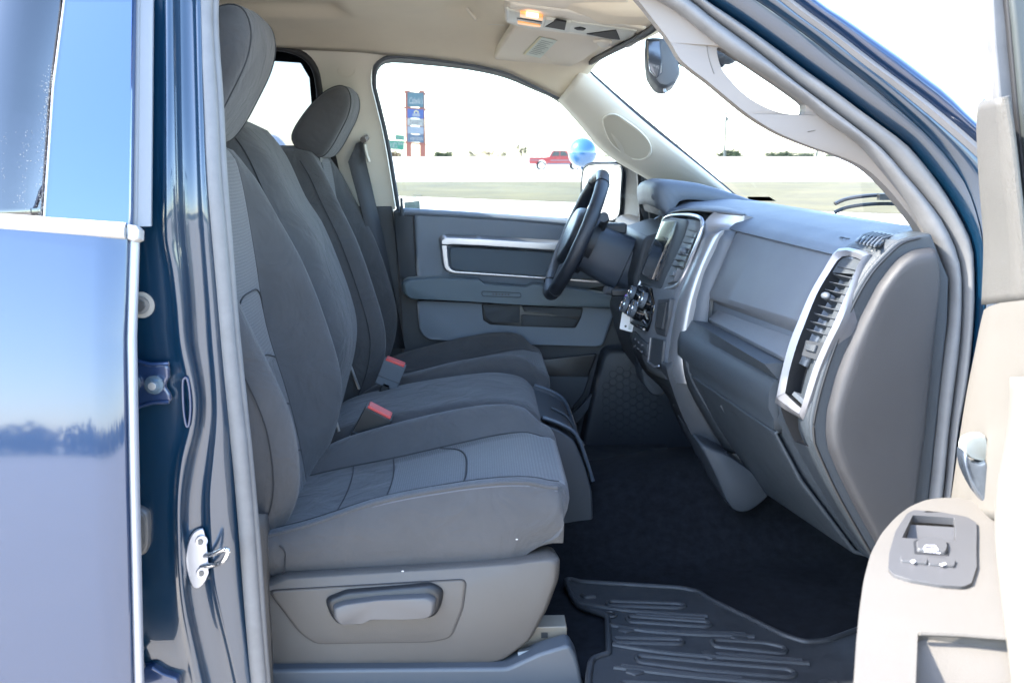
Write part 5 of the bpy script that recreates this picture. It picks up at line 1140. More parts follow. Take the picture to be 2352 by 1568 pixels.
g4 = [(640, -345), (900, -370), (1290, -370), (1620, -240), (1850, -20), (1949, 50), (2010, 94), (2067, 134), (2122, 176), (2177, 218), (2238, 278), (2290, 320), (2340, 360), (2400, 420), (2450, 520), (2460, 700), (2450, 850), (2430, 990), (2410, 1140), (2390, 1300), (2365, 1500)]
def cur(pts, off): return resample(cr([P(u, v, SY(v)+off) for u, v in pts], 4), N)
G1, G2, G3, G4 = cur(g1, -.035), cur(g2, -.055), cur(g3, -.062), cur(g4, -.075)
co2 = [p+Vector((0, .012, 0)) for p in Co]
def crown(A, B, h, n=6): return [[a.lerp(b, k/n)+Vector((0, -h*math.sin(math.pi*k/n), 0)) for a, b in zip(A, B)] for k in range(n+1)]
mb = MB(); r = [co2, [a.lerp(b, .12)+Vector((0, .012, 0)) for a, b in zip(co2, G1)]]+crown([a.lerp(b, .2)+Vector((0, -.0, 0)) for a, b in zip(co2, G1)], G1, .006)+[[p+Vector((0, .006, 0)) for p in G1]]+crown([a.lerp(b, .06) for a, b in zip(G1, G2)], G2, .006)
mb.grid(r, 'paint_jamb'); pi_ = mb.build('front_pillar', TR, sharp=70)
mb = MB(); mb.grid([[p+Vector((0, .006, 0)) for p in G2], [p+Vector((0, -.001, 0)) for p in G2], [a.lerp(b, .5)+Vector((0, -.005, 0)) for a, b in zip(G2, G3)], [p+Vector((0, -.001, 0)) for p in G3], [p+Vector((0, .006, 0)) for p in G3]], 'gutter'); mb.build('pillar_gutter', pi_)
far_ = [p+Vector((.02, .07, .01)) for p in G4]; fr2 = [p+Vector((.0, .14, -.03)) for p in G4]
mb = MB(); mb.grid(crown(G3, G4, .012)+[[p+Vector((.010, .02, .006)) for p in G4], far_, fr2], 'paint'); mb.build('outer_pillar', pi_, sharp=70)
# interior trim on that pillar with the handle opening
t_in = [(1300, -120), (1430, -35), (1511, 59), (1540, 98), (1568, 142), (1629, 190), (1672, 226), (1717, 262), (1760, 290), (1804, 313), (1870, 339), (1935, 361), (1988, 387), (2032, 426), (2067, 466), (2112, 526), (2125, 560)]
t_se = [(1440, -95), (1540, -10), (1612, 56), (1650, 92), (1690, 122), (1760, 164), (1800, 190), (1846, 224), (1878, 248), (1909, 274), (1983, 326), (2010, 355), (2044, 396), (2097, 462), (2136, 527), (2150, 556), (2160, 590)]
void = [(1647, 110), (1651, 140), (1664, 168), (1699, 207), (1728, 230), (1760, 247), (1790, 258), (1820, 263), (1847, 261), (1850, 244), (1841, 232), (1800, 202), (1760, 175), (1720, 148), (1684, 126), (1664, 114)]
TPO = .035
o_ = [P(u, v, SY(v)+TPO) for u, v in t_in]; s_ = [P(u, v, SY(v)+TPO-.012) for u, v in t_se]
vd = cr([P(u, v, SY(v)+TPO-.004) for u, v in void], 3, True)
ti, ts_ = cr(o_, 4), cr(s_, 4)
mb = MB(); mb.prism(ti+list(reversed(ts_)), (0.004, .045, 0), 'beige_handle', holes=[vd]); ht = mb.build('grab_handle_trim', TR, bevel=.012, seg=4, sharp=60)
seam1 = cr([P(u, v, SY(v)+TPO-.003) for u, v in ((1626, 72), (1624, 110), (1630, 140), (1640, 170))], 4); MB().tube(seam1, .0008, 'seam_dark', n=5).build('trim_seam', ht)
MB().tube([P(u, v, SY(v)+TPO-.006) for u, v in ((1855, 303), (1872, 300), (1888, 292), (1902, 281))], .0008, 'seam_dark', n=5).build('trim_seam', ht)
# cowl, hood, wipers
mb = MB(); hd = [Vector((x, y, EZ+z)) for x, y, z in ((.98, 1.50, -.30), (.98, 3.36, -.30))]
mb.grid([[Vector((x, 2.43+w*.93, EZ+z-.03*w*w)) for w in [k/10-1 for k in range(21)]] for x, z in ((.96, -.24), (1.02, -.22), (1.3, -.21), (1.8, -.23), (2.2, -.27), (2.4, -.36), (2.44, -.60), (2.44, -.95))], 'paint'); mb.build('hood', TR, solid=.006)
for yy_ in (1.50, 3.36):
    MB().prism([Vector((x, yy_-.02, z)) for x, z in ((.98, .45), (2.42, .45), (2.42, 1.15), (1.9, 1.26), (.98, 1.27))], (0, .04, 0), 'paint').build('fender', TR, bevel=.01)
mb = MB(); wp = cr([P(u, v, 2.55) for u, v in ((1918, 468), (1945, 457), (1990, 450), (2040, 448), (2090, 450))], 4); mb.tube(wp, .010, 'plastic_black', n=8, flat=.5); mb.tube([p+Vector((0, 0, -.022)) for p in wp], .005, 'plastic_dark', n=6); mb.box(P(2040, 452, 2.53), (.05, .02, .016), 'plastic_black'); mb.build('wiper_arm', TR)
# wheels of the truck
def wheel(name, x, y, r, par, w=.26):
    mb = MB(); c = Vector((x, y, r)); rows = []
    for dy, rr in ((-w/2, r*.62), (-w/2, r*.90), (-w/2*.8, r), (w/2*.8, r), (w/2, r*.90), (w/2, r*.62)): rows.append([c+Vector((rr*math.cos(2*math.pi*k/28), dy, rr*math.sin(2*math.pi*k/28))) for k in range(28)])
    mb.loft(rows, 'rubber_dark'); wv = mb.build(name, par)
    m2 = MB(); 
    for s_ in (-1, 1):
        m2.cyl(c+Vector((0, s_*w*.36, 0)), c+Vector((0, s_*w*.42, 0)), r*.62, 'steel_dark', 28)
        for k in range(6):
            a = 2*math.pi*k/6; m2.box(c+Vector((math.cos(a)*r*.33, s_*w*.45, math.sin(a)*r*.33)), (r*.55, .03, r*.16), 'rim_silver', Matrix.Rotation(-a, 3, 'Y'))
        m2.cyl(c+Vector((0, s_*w*.44, 0)), c+Vector((0, s_*w*.50, 0)), r*.14, 'rim_silver', 16)
    m2.build('rim', wv); return wv
for x in (1.75, -1.95):
    for y in (1.60, 3.26): wheel('wheel', x, y, .40, TR)
mb = MB(); mb.prism([Vector((x, 1.48, z)) for x, z in ((-1.66, .5), (-3.6, .5), (-3.6, 1.36), (-1.66, 1.36))], (0, .05, 0), 'paint'); mb.prism([Vector((x, 3.33, z)) for x, z in ((-1.66, .5), (-3.6, .5), (-3.6, 1.36), (-1.66, 1.36))], (0, .05, 0), 'paint'); mb.box((-2.63, 2.43, .85), (1.9, 1.8, .05), 'plastic_black'); mb.box((-3.6, 2.43, .95), (.05, 1.86, .8), 'paint'); mb.build('cargo_bed', TR, bevel=.01)
# ---------------------------------------------------------------- the open front door
HNG = Vector((.800, 1.475, 0)); AD = math.radians(67)
DS = Vector((-math.cos(AD), -math.sin(AD), 0)); DN = Vector((-math.sin(AD), math.cos(AD), 0))   # along the door; towards its inside face
def D(u, v, off=0): return RP(u, v, HNG+DN*off, DN)
def DP(s, z, off=0): return HNG+DS*s+DN*off+Vector((0, 0, z))
mb = MB(); mb.prism([DP(s, z, -.05) for s, z in ((-.02, .50), (1.10, .50), (1.12, 1.36), (-.02, 1.36))], DN*-.05, 'paint'); mb.build('front_door_skin', TR, bevel=.01)
fd_pts = [(0, .52), (1.08, .52), (1.10, 1.40), (.15, 1.37), (0, 1.34)]
mb = MB(); mb.prism([DP(s, z, -.05) for s, z in fd_pts], DN*.048, 'door_beige'); fd = mb.build('front_door', TR, bevel=.02, seg=4)
def dpan(name, pts, off, h, m, par=None, r=.01, inset=.05, back=.02, steps=4, sharp=50):
    return MB().dome(fillet([D(u, v, off) for u, v in pts], r, 4), h, m, inset=inset, steps=steps, back=back, dirv=DN).build(name, par or fd, sharp=sharp)
# inside faces, measured by their distance across the cab: near the hinge y 1.42, nearer the eye further out
def cols(spec, n=24): # spec: list of (pixel curve, y)
    return [resample(cr([P(u, v, y) for u, v in c], 4), n) for c, y in spec]
g = cols([(((2262, 226), (2264, 420), (2276, 560), (2272, 690)), 1.50), (((2248, 240), (2246, 300), (2252, 420), (2262, 560), (2257, 700)), 1.41), (((2256, 232), (2260, 300), (2268, 420), (2280, 560), (2274, 698)), 1.33), (((2284, 226), (2292, 300), (2302, 420), (2318, 560), (2322, 694)), 1.24), (((2310, 222), (2322, 300), (2336, 420), (2352, 560), (2368, 690)), 1.17)])
mb = MB(); mb.grid(g, 'door_grey'); mb.build('sail_trim', fd, solid=.004, sharp=35)
mb = MB(); mb.tube(cr([P(u, v, 1.165) for u, v in ((2310, 222), (2322, 300), (2336, 420), (2352, 560), (2368, 690))], 4), .0045, 'door_grey', n=8); mb.build('trim_bead', fd)
def col_prism(name, px, y, m, th=.03, bev=.005): mb = MB(); mb.prism([P(u, v, y) for u, v in px], (.006, th, 0), m); return mb.build(name, fd, bevel=bev, seg=3)
col_prism('window_frame_seal', [(2268, -90), (2302, -90), (2318, 60), (2334, 240), (2352, 420), (2376, 700), (2330, 700), (2306, 420), (2292, 228), (2280, 100)], 1.30, 'rubber')
col_prism('frame_groove', [(2302, -90), (2314, -90), (2328, 60), (2344, 240), (2362, 420), (2384, 700), (2374, 700), (2350, 420), (2332, 240), (2316, 60)], 1.29, 'rubber_dark')
col_prism('window_frame', [(2314, -90), (2440, -90), (2440, 700), (2386, 700), (2364, 420), (2346, 240), (2330, 60)], 1.28, 'door_frame_green', .05)
g = cols([(((2270, 716), (2262, 760), (2244, 860), (2218, 1000), (2196, 1170)), 1.47), (((2262, 714), (2252, 760), (2238, 830), (2224, 900), (2208, 1000), (2197, 1080), (2184, 1170)), 1.42), (((2274, 706), (2266, 760), (2252, 830), (2240, 900), (2226, 1000), (2216, 1080), (2206, 1180)), 1.345), (((2300, 698), (2298, 760), (2290, 850), (2284, 950), (2276, 1060), (2266, 1190)), 1.24), (((2352, 692), (2356, 760), (2360, 850), (2362, 950), (2362, 1200)), 1.12), (((2460, 680), (2466, 800), (2470, 1200)), .98)])
mb = MB(); mb.grid([[p+Vector((.02, .02, -.004)) for p in r[:1]]+r for r in g], 'door_beige'); mb.build('upper_door_panel', fd, solid=.004, sharp=60)
def colv(c, n=40): return resample(cr([P(u, v, y) for u, v, y in c], 4), n)
WY = (1.14, 1.14, 1.14, 1.13, 1.10, 1.01, .895, .765)
lw = ((2324, 866), (2320, 950), (2308, 1040), (2292, 1120), (2288, 1220), (2297, 1320), (2314, 1450), (2336, 1640))
g = [colv([(u+k, v, y+d) for (u, v), y in zip(lw, WY)]) for k, d in ((10, .06), (0, 0), (6, -.012), (22, -.03), (60, -.05), (150, -.07))]
mb = MB(); mb.grid(g, 'door_cream'); mb.build('armrest_wall', fd, solid=.004, sharp=70)
mb = MB(); mb.dome(cr([P(u, v, 1.262) for u, v in ((2210, 1022), (2220, 1004), (2246, 997), (2262, 1004), (2262, 1052), (2240, 1054), (2218, 1044))], 3, True), .006, 'console_grey', inset=.1, back=.01); mb.build('handle_cup', fd)
mb = MB(); mb.dome(cr([P(u, v, 1.258) for u, v in ((2207, 1030), (2222, 1052), (2244, 1060), (2264, 1062), (2264, 1150), (2246, 1138), (2224, 1104), (2208, 1064))], 3, True), .010, 'chrome_dull', inset=.25, back=.01, steps=5); mb.build('door_handle', fd)
MB().prism([DP(s, z, -.03) for s, z in ((.12, 1.36), (1.06, 1.38), (1.0, 1.80), (.62, 1.80))], DN*-.004, 'glass').build('door_glass', fd)
MB().tube([DP(s, z, -.03) for s, z in ((.05, 1.36), (.58, 1.82), (1.02, 1.83), (1.10, 1.38))], .022, 'paint', n=10).build('window_frame_top', fd)
# armrest: a swept solid that juts from the door
ap_pts = [(1956, 1700), (1962, 1568), (1966, 1480), (1974, 1400), (1984, 1330), (2000, 1270), (2024, 1225), (2056, 1188), (2090, 1162), (2130, 1146), (2170, 1142), (2210, 1144), (2250, 1150), (2300, 1170), (2420, 1200), (2420, 1700)]
# the armrest top leans: a plane through three points on the door's coordinates
q1, q2, q3 = DP(.34, 1.085, .02), DP(.34, 1.085, .14), DP(.90, 1.085, .05)
an = (q2-q1).cross(q3-q1).normalized()
if an.z < 0: an = -an
def Am(u, v, off=0): return RP(u, v, q1+an*off, an)
pull_hole = [(2108, 1452), (2130, 1450), (2200, 1456), (2330, 1466), (2420, 1472), (2420, 1640), (2100, 1640)]
apo = fillet([Am(u, v) for u, v in ap_pts], .02, 4); mb = MB()
mb.prism(apo, an*-.13, 'door_beige', holes=[fillet([Am(u, v) for u, v in pull_hole], .006, 3), [Am(u, v) for u, v in ((2088, 1177), (2200, 1182), (2205, 1250), (2063, 1243))]]); ar = mb.build('armrest', fd, bevel=.012, seg=4, sharp=60)
mb = MB(); c0 = [Am(u, v) for u, v in ((2090, 1440), (2440, 1450), (2440, 1660), (2080, 1660))]
mb.prism([c0[0]-an*.004, c0[1]-an*.004, c0[2]-an*.085, c0[3]-an*.085], an*-.01, 'door_beige'); mb.build('pull_pocket', ar)
mb = MB(); mb.tube([Am(u, v, .0012) for u, v in ((2112, 1454), (2200, 1457), (2330, 1467))], .0025, 'door_beige', n=6); mb.build('pocket_edge', ar)
# window and lock switches
sw_o = [(2083, 1178), (2100, 1170), (2160, 1175), (2222, 1186), (2243, 1200), (2244, 1225), (2243, 1262), (2244, 1300), (2232, 1338), (2212, 1346), (2160, 1342), (2090, 1330), (2052, 1318), (2040, 1304), (2042, 1270), (2056, 1220)]
hole = [(2097, 1182), (2192, 1188), (2196, 1242), (2072, 1234)]
so3 = fillet([Am(u, v, .004) for u, v in sw_o], .004, 3); mb = MB(); mb.prism(so3, an*-.010, 'switch_grey', holes=[fillet([Am(u, v, .004) for u, v in hole], .002, 2)]); sp_ = mb.build('switch_panel', ar, bevel=.0025, seg=3)
h4 = [Am(u, v, .012) for u, v in ((2093, 1178), (2198, 1184), (2202, 1248), (2066, 1240))]
MB().prism([h4[0]-an*.0155, h4[1]-an*.0155, h4[2]-an*.040, h4[3]-an*.040], an*-.003, 'switch_grey').build('switch_scoop', sp_)
def ap4(name, pts, off, h, m, r=.002, inset=.05): return MB().dome(fillet([Am(u, v, off) for u, v in pts], r, 3), h, m, inset=inset, back=.004, steps=3, dirv=an).build(name, sp_)
ap4('window_switch', [(2104, 1249), (2128, 1240), (2172, 1246), (2176, 1262), (2172, 1275), (2106, 1268)], .004, .005, 'switch_grey', .003)
ap4('switch_gap', [(2098, 1243), (2106, 1238), (2178, 1246), (2180, 1276), (2100, 1272)], .0042, .0006, 'rubber_dark', .002)
ap4('lock_switch', [(2068, 1279), (2130, 1285), (2130, 1298), (2068, 1291)], .004, .003, 'switch_grey'); ap4('lock_switch', [(2132, 1286), (2196, 1290), (2192, 1304), (2132, 1299)], .004, .003, 'switch_grey')
ax_ = (Am(2170, 1262)-Am(2106, 1256)).normalized(); ay_ = an.cross(ax_)
text('auto_marking', 'AUTO', Am(2122, 1268, .0095), ax_, ay_, .0065, 'icon_light', sp_, width=.018)
mb = MB(); mb.tube([Am(u, v, .010) for u, v in ((2122, 1260), (2126, 1252), (2148, 1253), (2154, 1262))], .0008, 'icon_light', n=5); mb.tube([Am(u, v, .010) for u, v in ((2122, 1260), (2154, 1262))], .0008, 'icon_light', n=5); mb.build('window_symbol', sp_); mb = MB()
mb.dome([Am(u, v, .0075) for u, v in ((2091, 1288), (2098, 1285), (2104, 1288), (2098, 1293))], .0008, 'icon_light', dirv=an); mb.build('lock_symbol', sp_); mb = MB(); mb.dome([Am(u, v, .0075) for u, v in ((2158, 1296), (2170, 1292), (2174, 1295), (2164, 1299))], .0008, 'icon_light', dirv=an); mb.build('lock_symbol', sp_)
# ---------------------------------------------------------------- loose things in the cab
MZ_ = FZ+.012
fm = [(1300, 1338), (1310, 1336), (1330, 1342), (1460, 1350), (1560, 1356), (1600, 1364), (1640, 1388), (1720, 1426), (1800, 1466), (1850, 1482), (1900, 1478), (1960, 1456), (2060, 1420), (2200, 1400), (2200, 1700), (1350, 1700), (1352, 1560), (1358, 1522), (1380, 1512), (1398, 1508), (1398, 1480), (1395, 1420), (1372, 1412), (1330, 1398), (1314, 1376)]
FMO = fillet([PZ(u, v, MZ_) for u, v in fm], .012, 3); mb = MB(); mb.prism(FMO, (0, 0, .006), 'mat_rubber')
mb.tube([p+Vector((0, 0, .006)) for p in FMO], .0065, 'mat_rubber', n=8, closed=True)
fmo = mb.build('floor_mat', None, sharp=60)
def MU(X, Y): return (1176+.4063*X, 931+.4063*Y)
ribs = [((640, 1262), (900, 1280), (1320, 1292)), ((1150, 1405), (1420, 1424), (1640, 1442)), ((700, 1182), (1090, 1206)), ((620, 1470), (1000, 1520), (1300, 1544)), ((385, 1120), (700, 1165), (1105, 1190)), ((545, 1240), (830, 1282), (1370, 1308)), ((570, 1352), (900, 1402), (1300, 1432), (1680, 1458)), ((575, 1480), (1100, 1540), (1750, 1590)), ((395, 1072), (420, 1084), (470, 1080))]
loops = [((540, 1106), (950, 1120), (985, 1134), (950, 1146), (540, 1132)), ((648, 1190), (1100, 1222), (1128, 1240), (1100, 1252), (655, 1222)), ((565, 1312), (950, 1322), (970, 1336), (950, 1350), (590, 1340)), ((1125, 1322), (1440, 1342), (1540, 1366), (1552, 1386), (1530, 1402), (1140, 1362)), ((700, 1412), (1100, 1452), (1560, 1490), (1608, 1512), (1580, 1538), (1100, 1500), (710, 1450)), ((610, 1560), (1000, 1580), (1400, 1600), (1400, 1640), (610, 1600))]
rb = MB()
for r in ribs: rb.tube(cr([PZ(*MU(*q), MZ_+.0065) for q in r], 5), .0058, 'mat_rubber', n=8, flat=.9)
for r in loops: rb.tube(fillet([PZ(*MU(*q), MZ_+.0065) for q in r], .012, 3), .0052, 'mat_rubber', n=8, flat=.9, closed=True)
for (u, v) in ((1438, 1444), (1697, 1462), (1633, 1504), (1458, 1540), (1904, 1572)):
    c = PZ(u, v, MZ_+.006); h6 = [c+Vector((.019*math.cos(math.pi/3*k+.4), .019*math.sin(math.pi/3*k+.4), 0)) for k in range(6)]; rb.dome(h6, .004, 'mat_rubber', inset=.2, dirv=(0, 0, 1))
rb.build('raised_ribs', fmo)
rg = MB(); rg.tube([PZ(1402, 1410, MZ_+.008)+Vector((.012*math.cos(t), .012*math.sin(t), 0)) for t in [math.pi*k/6 for k in range(12)]], .003, 'mat_rubber', n=6, closed=True); rg.build('anchor_eye', fmo)
tag(fmo, 'black ribbed rubber floor mat with hexagon bosses lying on the dark carpet', 'floor mat')
fm2 = MB(); q = [Vector((x, y, floor_pt(x, y).z+.012)) for x, y in ((.10, 2.80), (.58, 2.80), (.60, 3.12), (.10, 3.12))]; fm2.prism(fillet(q, .03), (0, 0, .006), 'mat_rubber')
f2 = fm2.build('floor_mat', None, bevel=.002); tag(f2, 'rubber floor mat in the far driver footwell beyond the storage bin', 'floor mat')
tg = fillet([P(u, v, 2.64) for u, v in ((1440, 690), (1452, 690), (1458, 735), (1452, 763), (1423, 755), (1430, 712))], .003, 3)
mb = MB(); mb.prism(tg, (0, .001, 0), 'white'); kt = mb.build('key_tag', None); tag(kt, 'white card key tag hanging below the ignition beside the control knobs', 'key tag')
MB().tube([P(1437, 749, 2.639)+Vector((.002*math.cos(t), 0, .002*math.sin(t))) for t in (0, 1, 2, 3, 4, 5)], .0015, 'plastic_black', n=5, closed=True, up=(0, 1, 0)).build('tag_hole', kt)
xd = (P(1450, 728, 2.638)-P(1445, 756, 2.638)).normalized(); text('tag_number', '8031', P(1449, 757, 2.6385), xd, Vector((0, -1, 0)).cross(xd), .011, 'paper_ink', kt)
mb = MB(); mb.tube(cr([P(u, v, 2.66) for u, v in ((1440, 676), (1436, 680), (1438, 690), (1446, 694))], 4), .002, 'purple', n=6); mb.build('tag_ribbon', kt)
mb = MB(); mb.box(P(1425, 672, 2.70), (.05, .012, .02), 'plastic_black'); kk_ = mb.build('car_key', None, bevel=.004); tag(kk_, 'black car key head in the ignition at the steering column', 'key')
# belts and latch straps
mb = MB(); bw = [P(u, v, y) for u, v, y in ((826, 318, 3.10), (836, 330, 3.10), (905, 700, 3.16), (915, 830, 3.16))]
rows = [[P(818, 330, 3.09), P(838, 320, 3.13)], [P(800, 372, 3.06), P(840, 370, 3.12)], [P(850, 560, 3.08), P(884, 560, 3.14)], [P(900, 800, 3.10), P(930, 800, 3.16)]]
mb.grid(rows, 'belt'); sb2 = mb.build('seat_belt', TR, solid=.002)
MB().tube(cr([P(u, v, 3.10) for u, v in ((846, 312), (838, 320), (840, 345), (848, 372))], 4), .008, 'beige_trim', n=8, flat=.6).build('belt_slider', sb2)
mb = MB(); mb.tube([P(842, 316, 3.09), P(834, 322, 3.07)], .010, 'beige_handle'); mb.build('belt_anchor', sb2)
# ================================================================= outside
def struct(o): o['kind'] = 'structure'; return o
g = MB(); g.grid([[Vector((lerp(-3000, 3000, i/4), lerp(-3000, 4000, j/4), -.03)) for i in range(5)] for j in range(5)], 'ground_dry'); struct(g.build('ground'))
g = MB(); g.prism([Vector((-90, -70, -.004)), Vector((160, -70, -.004)), Vector((160, 60, -.004)), Vector((-90, 60, -.004))], (0, 0, -.02), 'lot_concrete'); struct(g.build('parking_lot'))
def strip(x0, x1, n=40): return [lerp(x0, x1, k/n) for k in range(n+1)]
rows = []
for k in range(16):
    t = k/15; rows.append([Vector((x, lerp(max(14, min(44, 37.5-.9*x)), 64-.02*x, t), .03+.10*math.sin(math.pi*t)+.06*noise.noise(Vector((x*.12, t*3, 0))))) for x in strip(-140, 170, 120)])
rows = [[Vector((p.x, p.y, p.z if 0 < k < 15 else .01)) for p in r] for k, r in enumerate(rows)]
g = MB(); g.grid(rows, 'grass'); struct(g.build('grass_verge'))
g = MB(); g.grid([[Vector((x, y, z)) for x in strip(-260, 320, 20)] for y, z in ((63.5, -.02), (64, .02), (127, .03), (128, .04), (150, 1.50), (156, 1.46), (175, -.02))], 'road_concrete'); struct(g.build('highway'))
g = MB()
for y in (84, 98, 112):
    for k in range(-20, 24): g.prism([Vector((k*12, y, .034)), Vector((k*12+3.5, y, .034)), Vector((k*12+3.5, y+.25, .034)), Vector((k*12, y+.25, .034))], (0, 0, -.002), 'white')
struct(g.build('lane_markings'))
g = MB(); g.prism([Vector((-260, 75, .034)), Vector((320, 75, .034)), Vector((320, 75.2, .034)), Vector((-260, 75.2, .034))], (0, 0, -.002), 'ground_dry'); struct(g.build('road_edge'))
# plants
def leaves(mb, c, r, n, s, m, seed=0):
    rnd = random.Random(seed)
    for _ in range(n):
        d = Vector((rnd.gauss(0, 1), rnd.gauss(0, 1), rnd.gauss(0, 1))).normalized()*(rnd.random()**.45)
        k = .75+.5*noise.noise(d*2.2+Vector((seed, 0, 0)))
        p = c+Vector((d.x*r[0], d.y*r[1], d.z*r[2]))*k; a = Vector((rnd.gauss(0, 1), rnd.gauss(0, 1), rnd.gauss(0, 1))).normalized(); b = a.orthogonal().normalized()
        q = s*rnd.uniform(.6, 1.4); mb.add([p-a*q, p+b*q*.8, p+a*q, p-b*q*.8], [[0, 1, 2, 3]], m)
def tree(u, v0, v1, wpx, y, label, seed, m='foliage', bare=False, group='trees beyond the highway'):
    a, b = P(u, v1, y), P(u, v0-6, y); x = a.x; h = b.z; w = wpx*1.25/2300*y; gz = -.03
    t = empty('tree', (x, y, gz), label, 'tree', group); rnd = random.Random(seed); tk = MB()
    tk.tube([(x, y, gz), (x+.1, y, h*.35), (x, y, h*.7)], [h*.035, h*.025, h*.012], 'bark', n=7)
    for k in range(14 if bare else 6):
        an_ = rnd.uniform(0, 6.28); z0 = rnd.uniform(.25, .6)*h; e = Vector((x+math.cos(an_)*w*.45*rnd.uniform(.5, 1), y+math.sin(an_)*w*.4, rnd.uniform(.6, .98)*h))
        s0 = Vector((x, y, z0)); m_ = s0.lerp(e, .5)+Vector((0, 0, -.03*h)); tk.tube([s0, m_, e], [h*.014, h*.009, h*.004], 'bark', n=5)
        if bare:
            for j in range(5):
                f = m_.lerp(e, rnd.random())+Vector((rnd.gauss(0, w*.08), rnd.gauss(0, w*.08), rnd.uniform(0, h*.15))); tk.tube([m_.lerp(e, .3), f], [h*.005, h*.002], 'bark', n=4)
    tk.build('trunk', t); cn = MB(); n = 260 if bare else 1500
    for k in range(5):
        cx = x+rnd.uniform(-.3, .3)*w; leaves(cn, Vector((cx, y+rnd.uniform(-.2, .2)*w, h*rnd.uniform(.5, .68))), (w*.32, w*.3, h*.34), n//5, h*(.03 if bare else .045), m, seed*7+k)
    if not bare: leaves(cn, Vector((x, y, h*.36)), (w*.46, w*.4, h*.34), n//2, h*.045, m, seed+99)
    cn.build('crown', t, flat=True, weld=False)
tree(1018, 347, 364, 46, 182, 'low round green bush just right of the tall sign', 1)
tree(1092, 342, 364, 42, 182, 'small bare twiggy tree left of the red truck, beside an orange one', 2, 'foliage_pale', True)
tree(1124, 340, 364, 46, 184, 'bare tree with faint orange leaves between two thin trees', 3, 'foliage_orange', True)
tree(1152, 345, 364, 30, 182, 'thin leaning bare tree right of the orange leaved one', 4, 'foliage_pale', True)
tree(1197, 328, 362, 30, 182, 'lone thin tree standing just behind the red truck bed', 5, 'foliage_pale', True)
tree(900, 350, 364, 60, 186, 'low tawny bush under the green road sign', 6, 'foliage_orange')
tree(1415, 356, 372, 60, 186, 'low hedge seen between the balloon and the window pillar', 7)
tree(1675, 343, 372, 62, 186, 'rounded green tree at the foot of the thin pole', 8)
tree(1785, 346, 372, 66, 186, 'left half of the dense green clump behind the highway', 9)
tree(1835, 350, 372, 60, 188, 'right half of the dense green clump behind the highway', 10)
tree(1915, 352, 374, 70, 186, 'small green clump lowest along the windshield pillar', 11)
tree(1640, 360, 374, 30, 186, 'tiny bush left of the tree at the thin pole', 12, 'foliage_orange')
# far treeline behind the photographer: seen only in the paint
tl = MB(); rnd = random.Random(5)
for k in range(46):
    x = -150+k*6.6; leaves(tl, Vector((x, -95+rnd.uniform(-5, 5), 2.0)), (6, 4, rnd.uniform(2.7, 3.5)), 260, .6, 'foliage', 300+k)
o = tl.build('distant_woodland', flat=True, weld=False); o['kind'] = 'stuff'
# utility poles
def pole(u, v0, y, label, seed):
    b = P(u, v0, y); t = empty('utility_pole', (b.x, y, -.03), label, 'utility pole', 'poles beyond the highway'); h = b.z
    MB().tube([(b.x, y, -.03), (b.x, y, h)], [.26, .18], 'pole_grey', n=8).build('shaft', t)
    m2 = MB(); m2.box((b.x, y, h-.9), (2.0, .12, .14), 'pole_grey')
    for k in (-.8, -.3, .3, .8): m2.cyl((b.x+k, y, h-.85), (b.x+k, y, h-.5), .05, 'pole_grey', 8)
    m2.build('cross_arm', t)
    m3 = MB(); m3.cyl((b.x+.3, y, h-2.2), (b.x+.3, y, h-1.5), .22, 'pole_grey', 12); m3.build('transformer', t)
pole(1668, 250, 184, 'tall thin utility pole seen through the windshield', 1)
pole(1877, 340, 184, 'short pole stub standing in the green clump', 2)
# pylon sign -------------------------------------------------------------
SYD = 160.0
def sg(u, v, d=0): return P(u, v, SYD+d)
sr = empty('pylon_sign', (sg(952, 360).x, SYD, -.03), 'tall roadside pylon sign with stacked shop panels on two red posts', 'shop sign')
for u0, u1, v0 in ((930, 942, 208), (962, 975, 208)):
    mb = MB(); a, b = sg(u0, v0), sg(u1, v0); mb.prism([Vector((a.x, SYD, -.03)), Vector((b.x, SYD, -.03)), Vector((b.x, SYD, b.z)), Vector((a.x, SYD, a.z))], (0, .9, 0), 'sign_red'); mb.build('post', sr)
mb = MB()
for v in (210, 246, 326): 
    a, b = sg(926, v-1), sg(979, v+4); mb.prism([Vector((a.x, SYD-.1, a.z)), Vector((b.x, SYD-.1, b.z)), Vector((b.x, SYD-.1, b.z-.28)), Vector((a.x, SYD-.1, a.z-.28))], (0, 1.2, 0), 'sign_red')
mb.build('cross_beam', sr)
def spn(name, v0, v1, m):
    mb = MB(); mb.prism([sg(936, v0, -.25), sg(973, v0+2, -.25), sg(973, v1+2, -.25), sg(936, v1, -.25)], (0, .5, 0), m); return mb.build(name, sr)
p1_ = spn('sign_panel', 212, 245, 'sign_teal'); p2_ = spn('sign_panel', 250, 271, 'sign_blue'); p3_ = spn('sign_panel', 272, 288, 'sign_white'); p4_ = spn('sign_panel', 290, 307, 'sign_white2'); p5_ = spn('sign_panel', 308, 326, 'sign_slate')
X_, Z_ = Vector((1, 0, -.03)), Vector((0, 0, 1))
text('panel_lettering', "Cabela's", sg(940, 238, -.27), X_, Z_, 1.35, 'sign_white', p1_, width=2.15, shear=.3)
text('panel_lettering', "ZAXBY'S", sg(940, 286, -.27), X_, Z_, .95, 'sign_text', p3_, width=2.15)
text('panel_lettering', "verizon", sg(942, 322, -.27), X_, Z_, 1.0, 'sign_white', p5_, width=2.0)
mb = MB(); c = sg(956, 261, -.27)
for k in range(9): a = math.pi*k/8; mb.box(c+Vector((math.cos(a)*.30, 0, .10+math.sin(a)*.30)), (.10, .02, .10), 'sign_yellow')
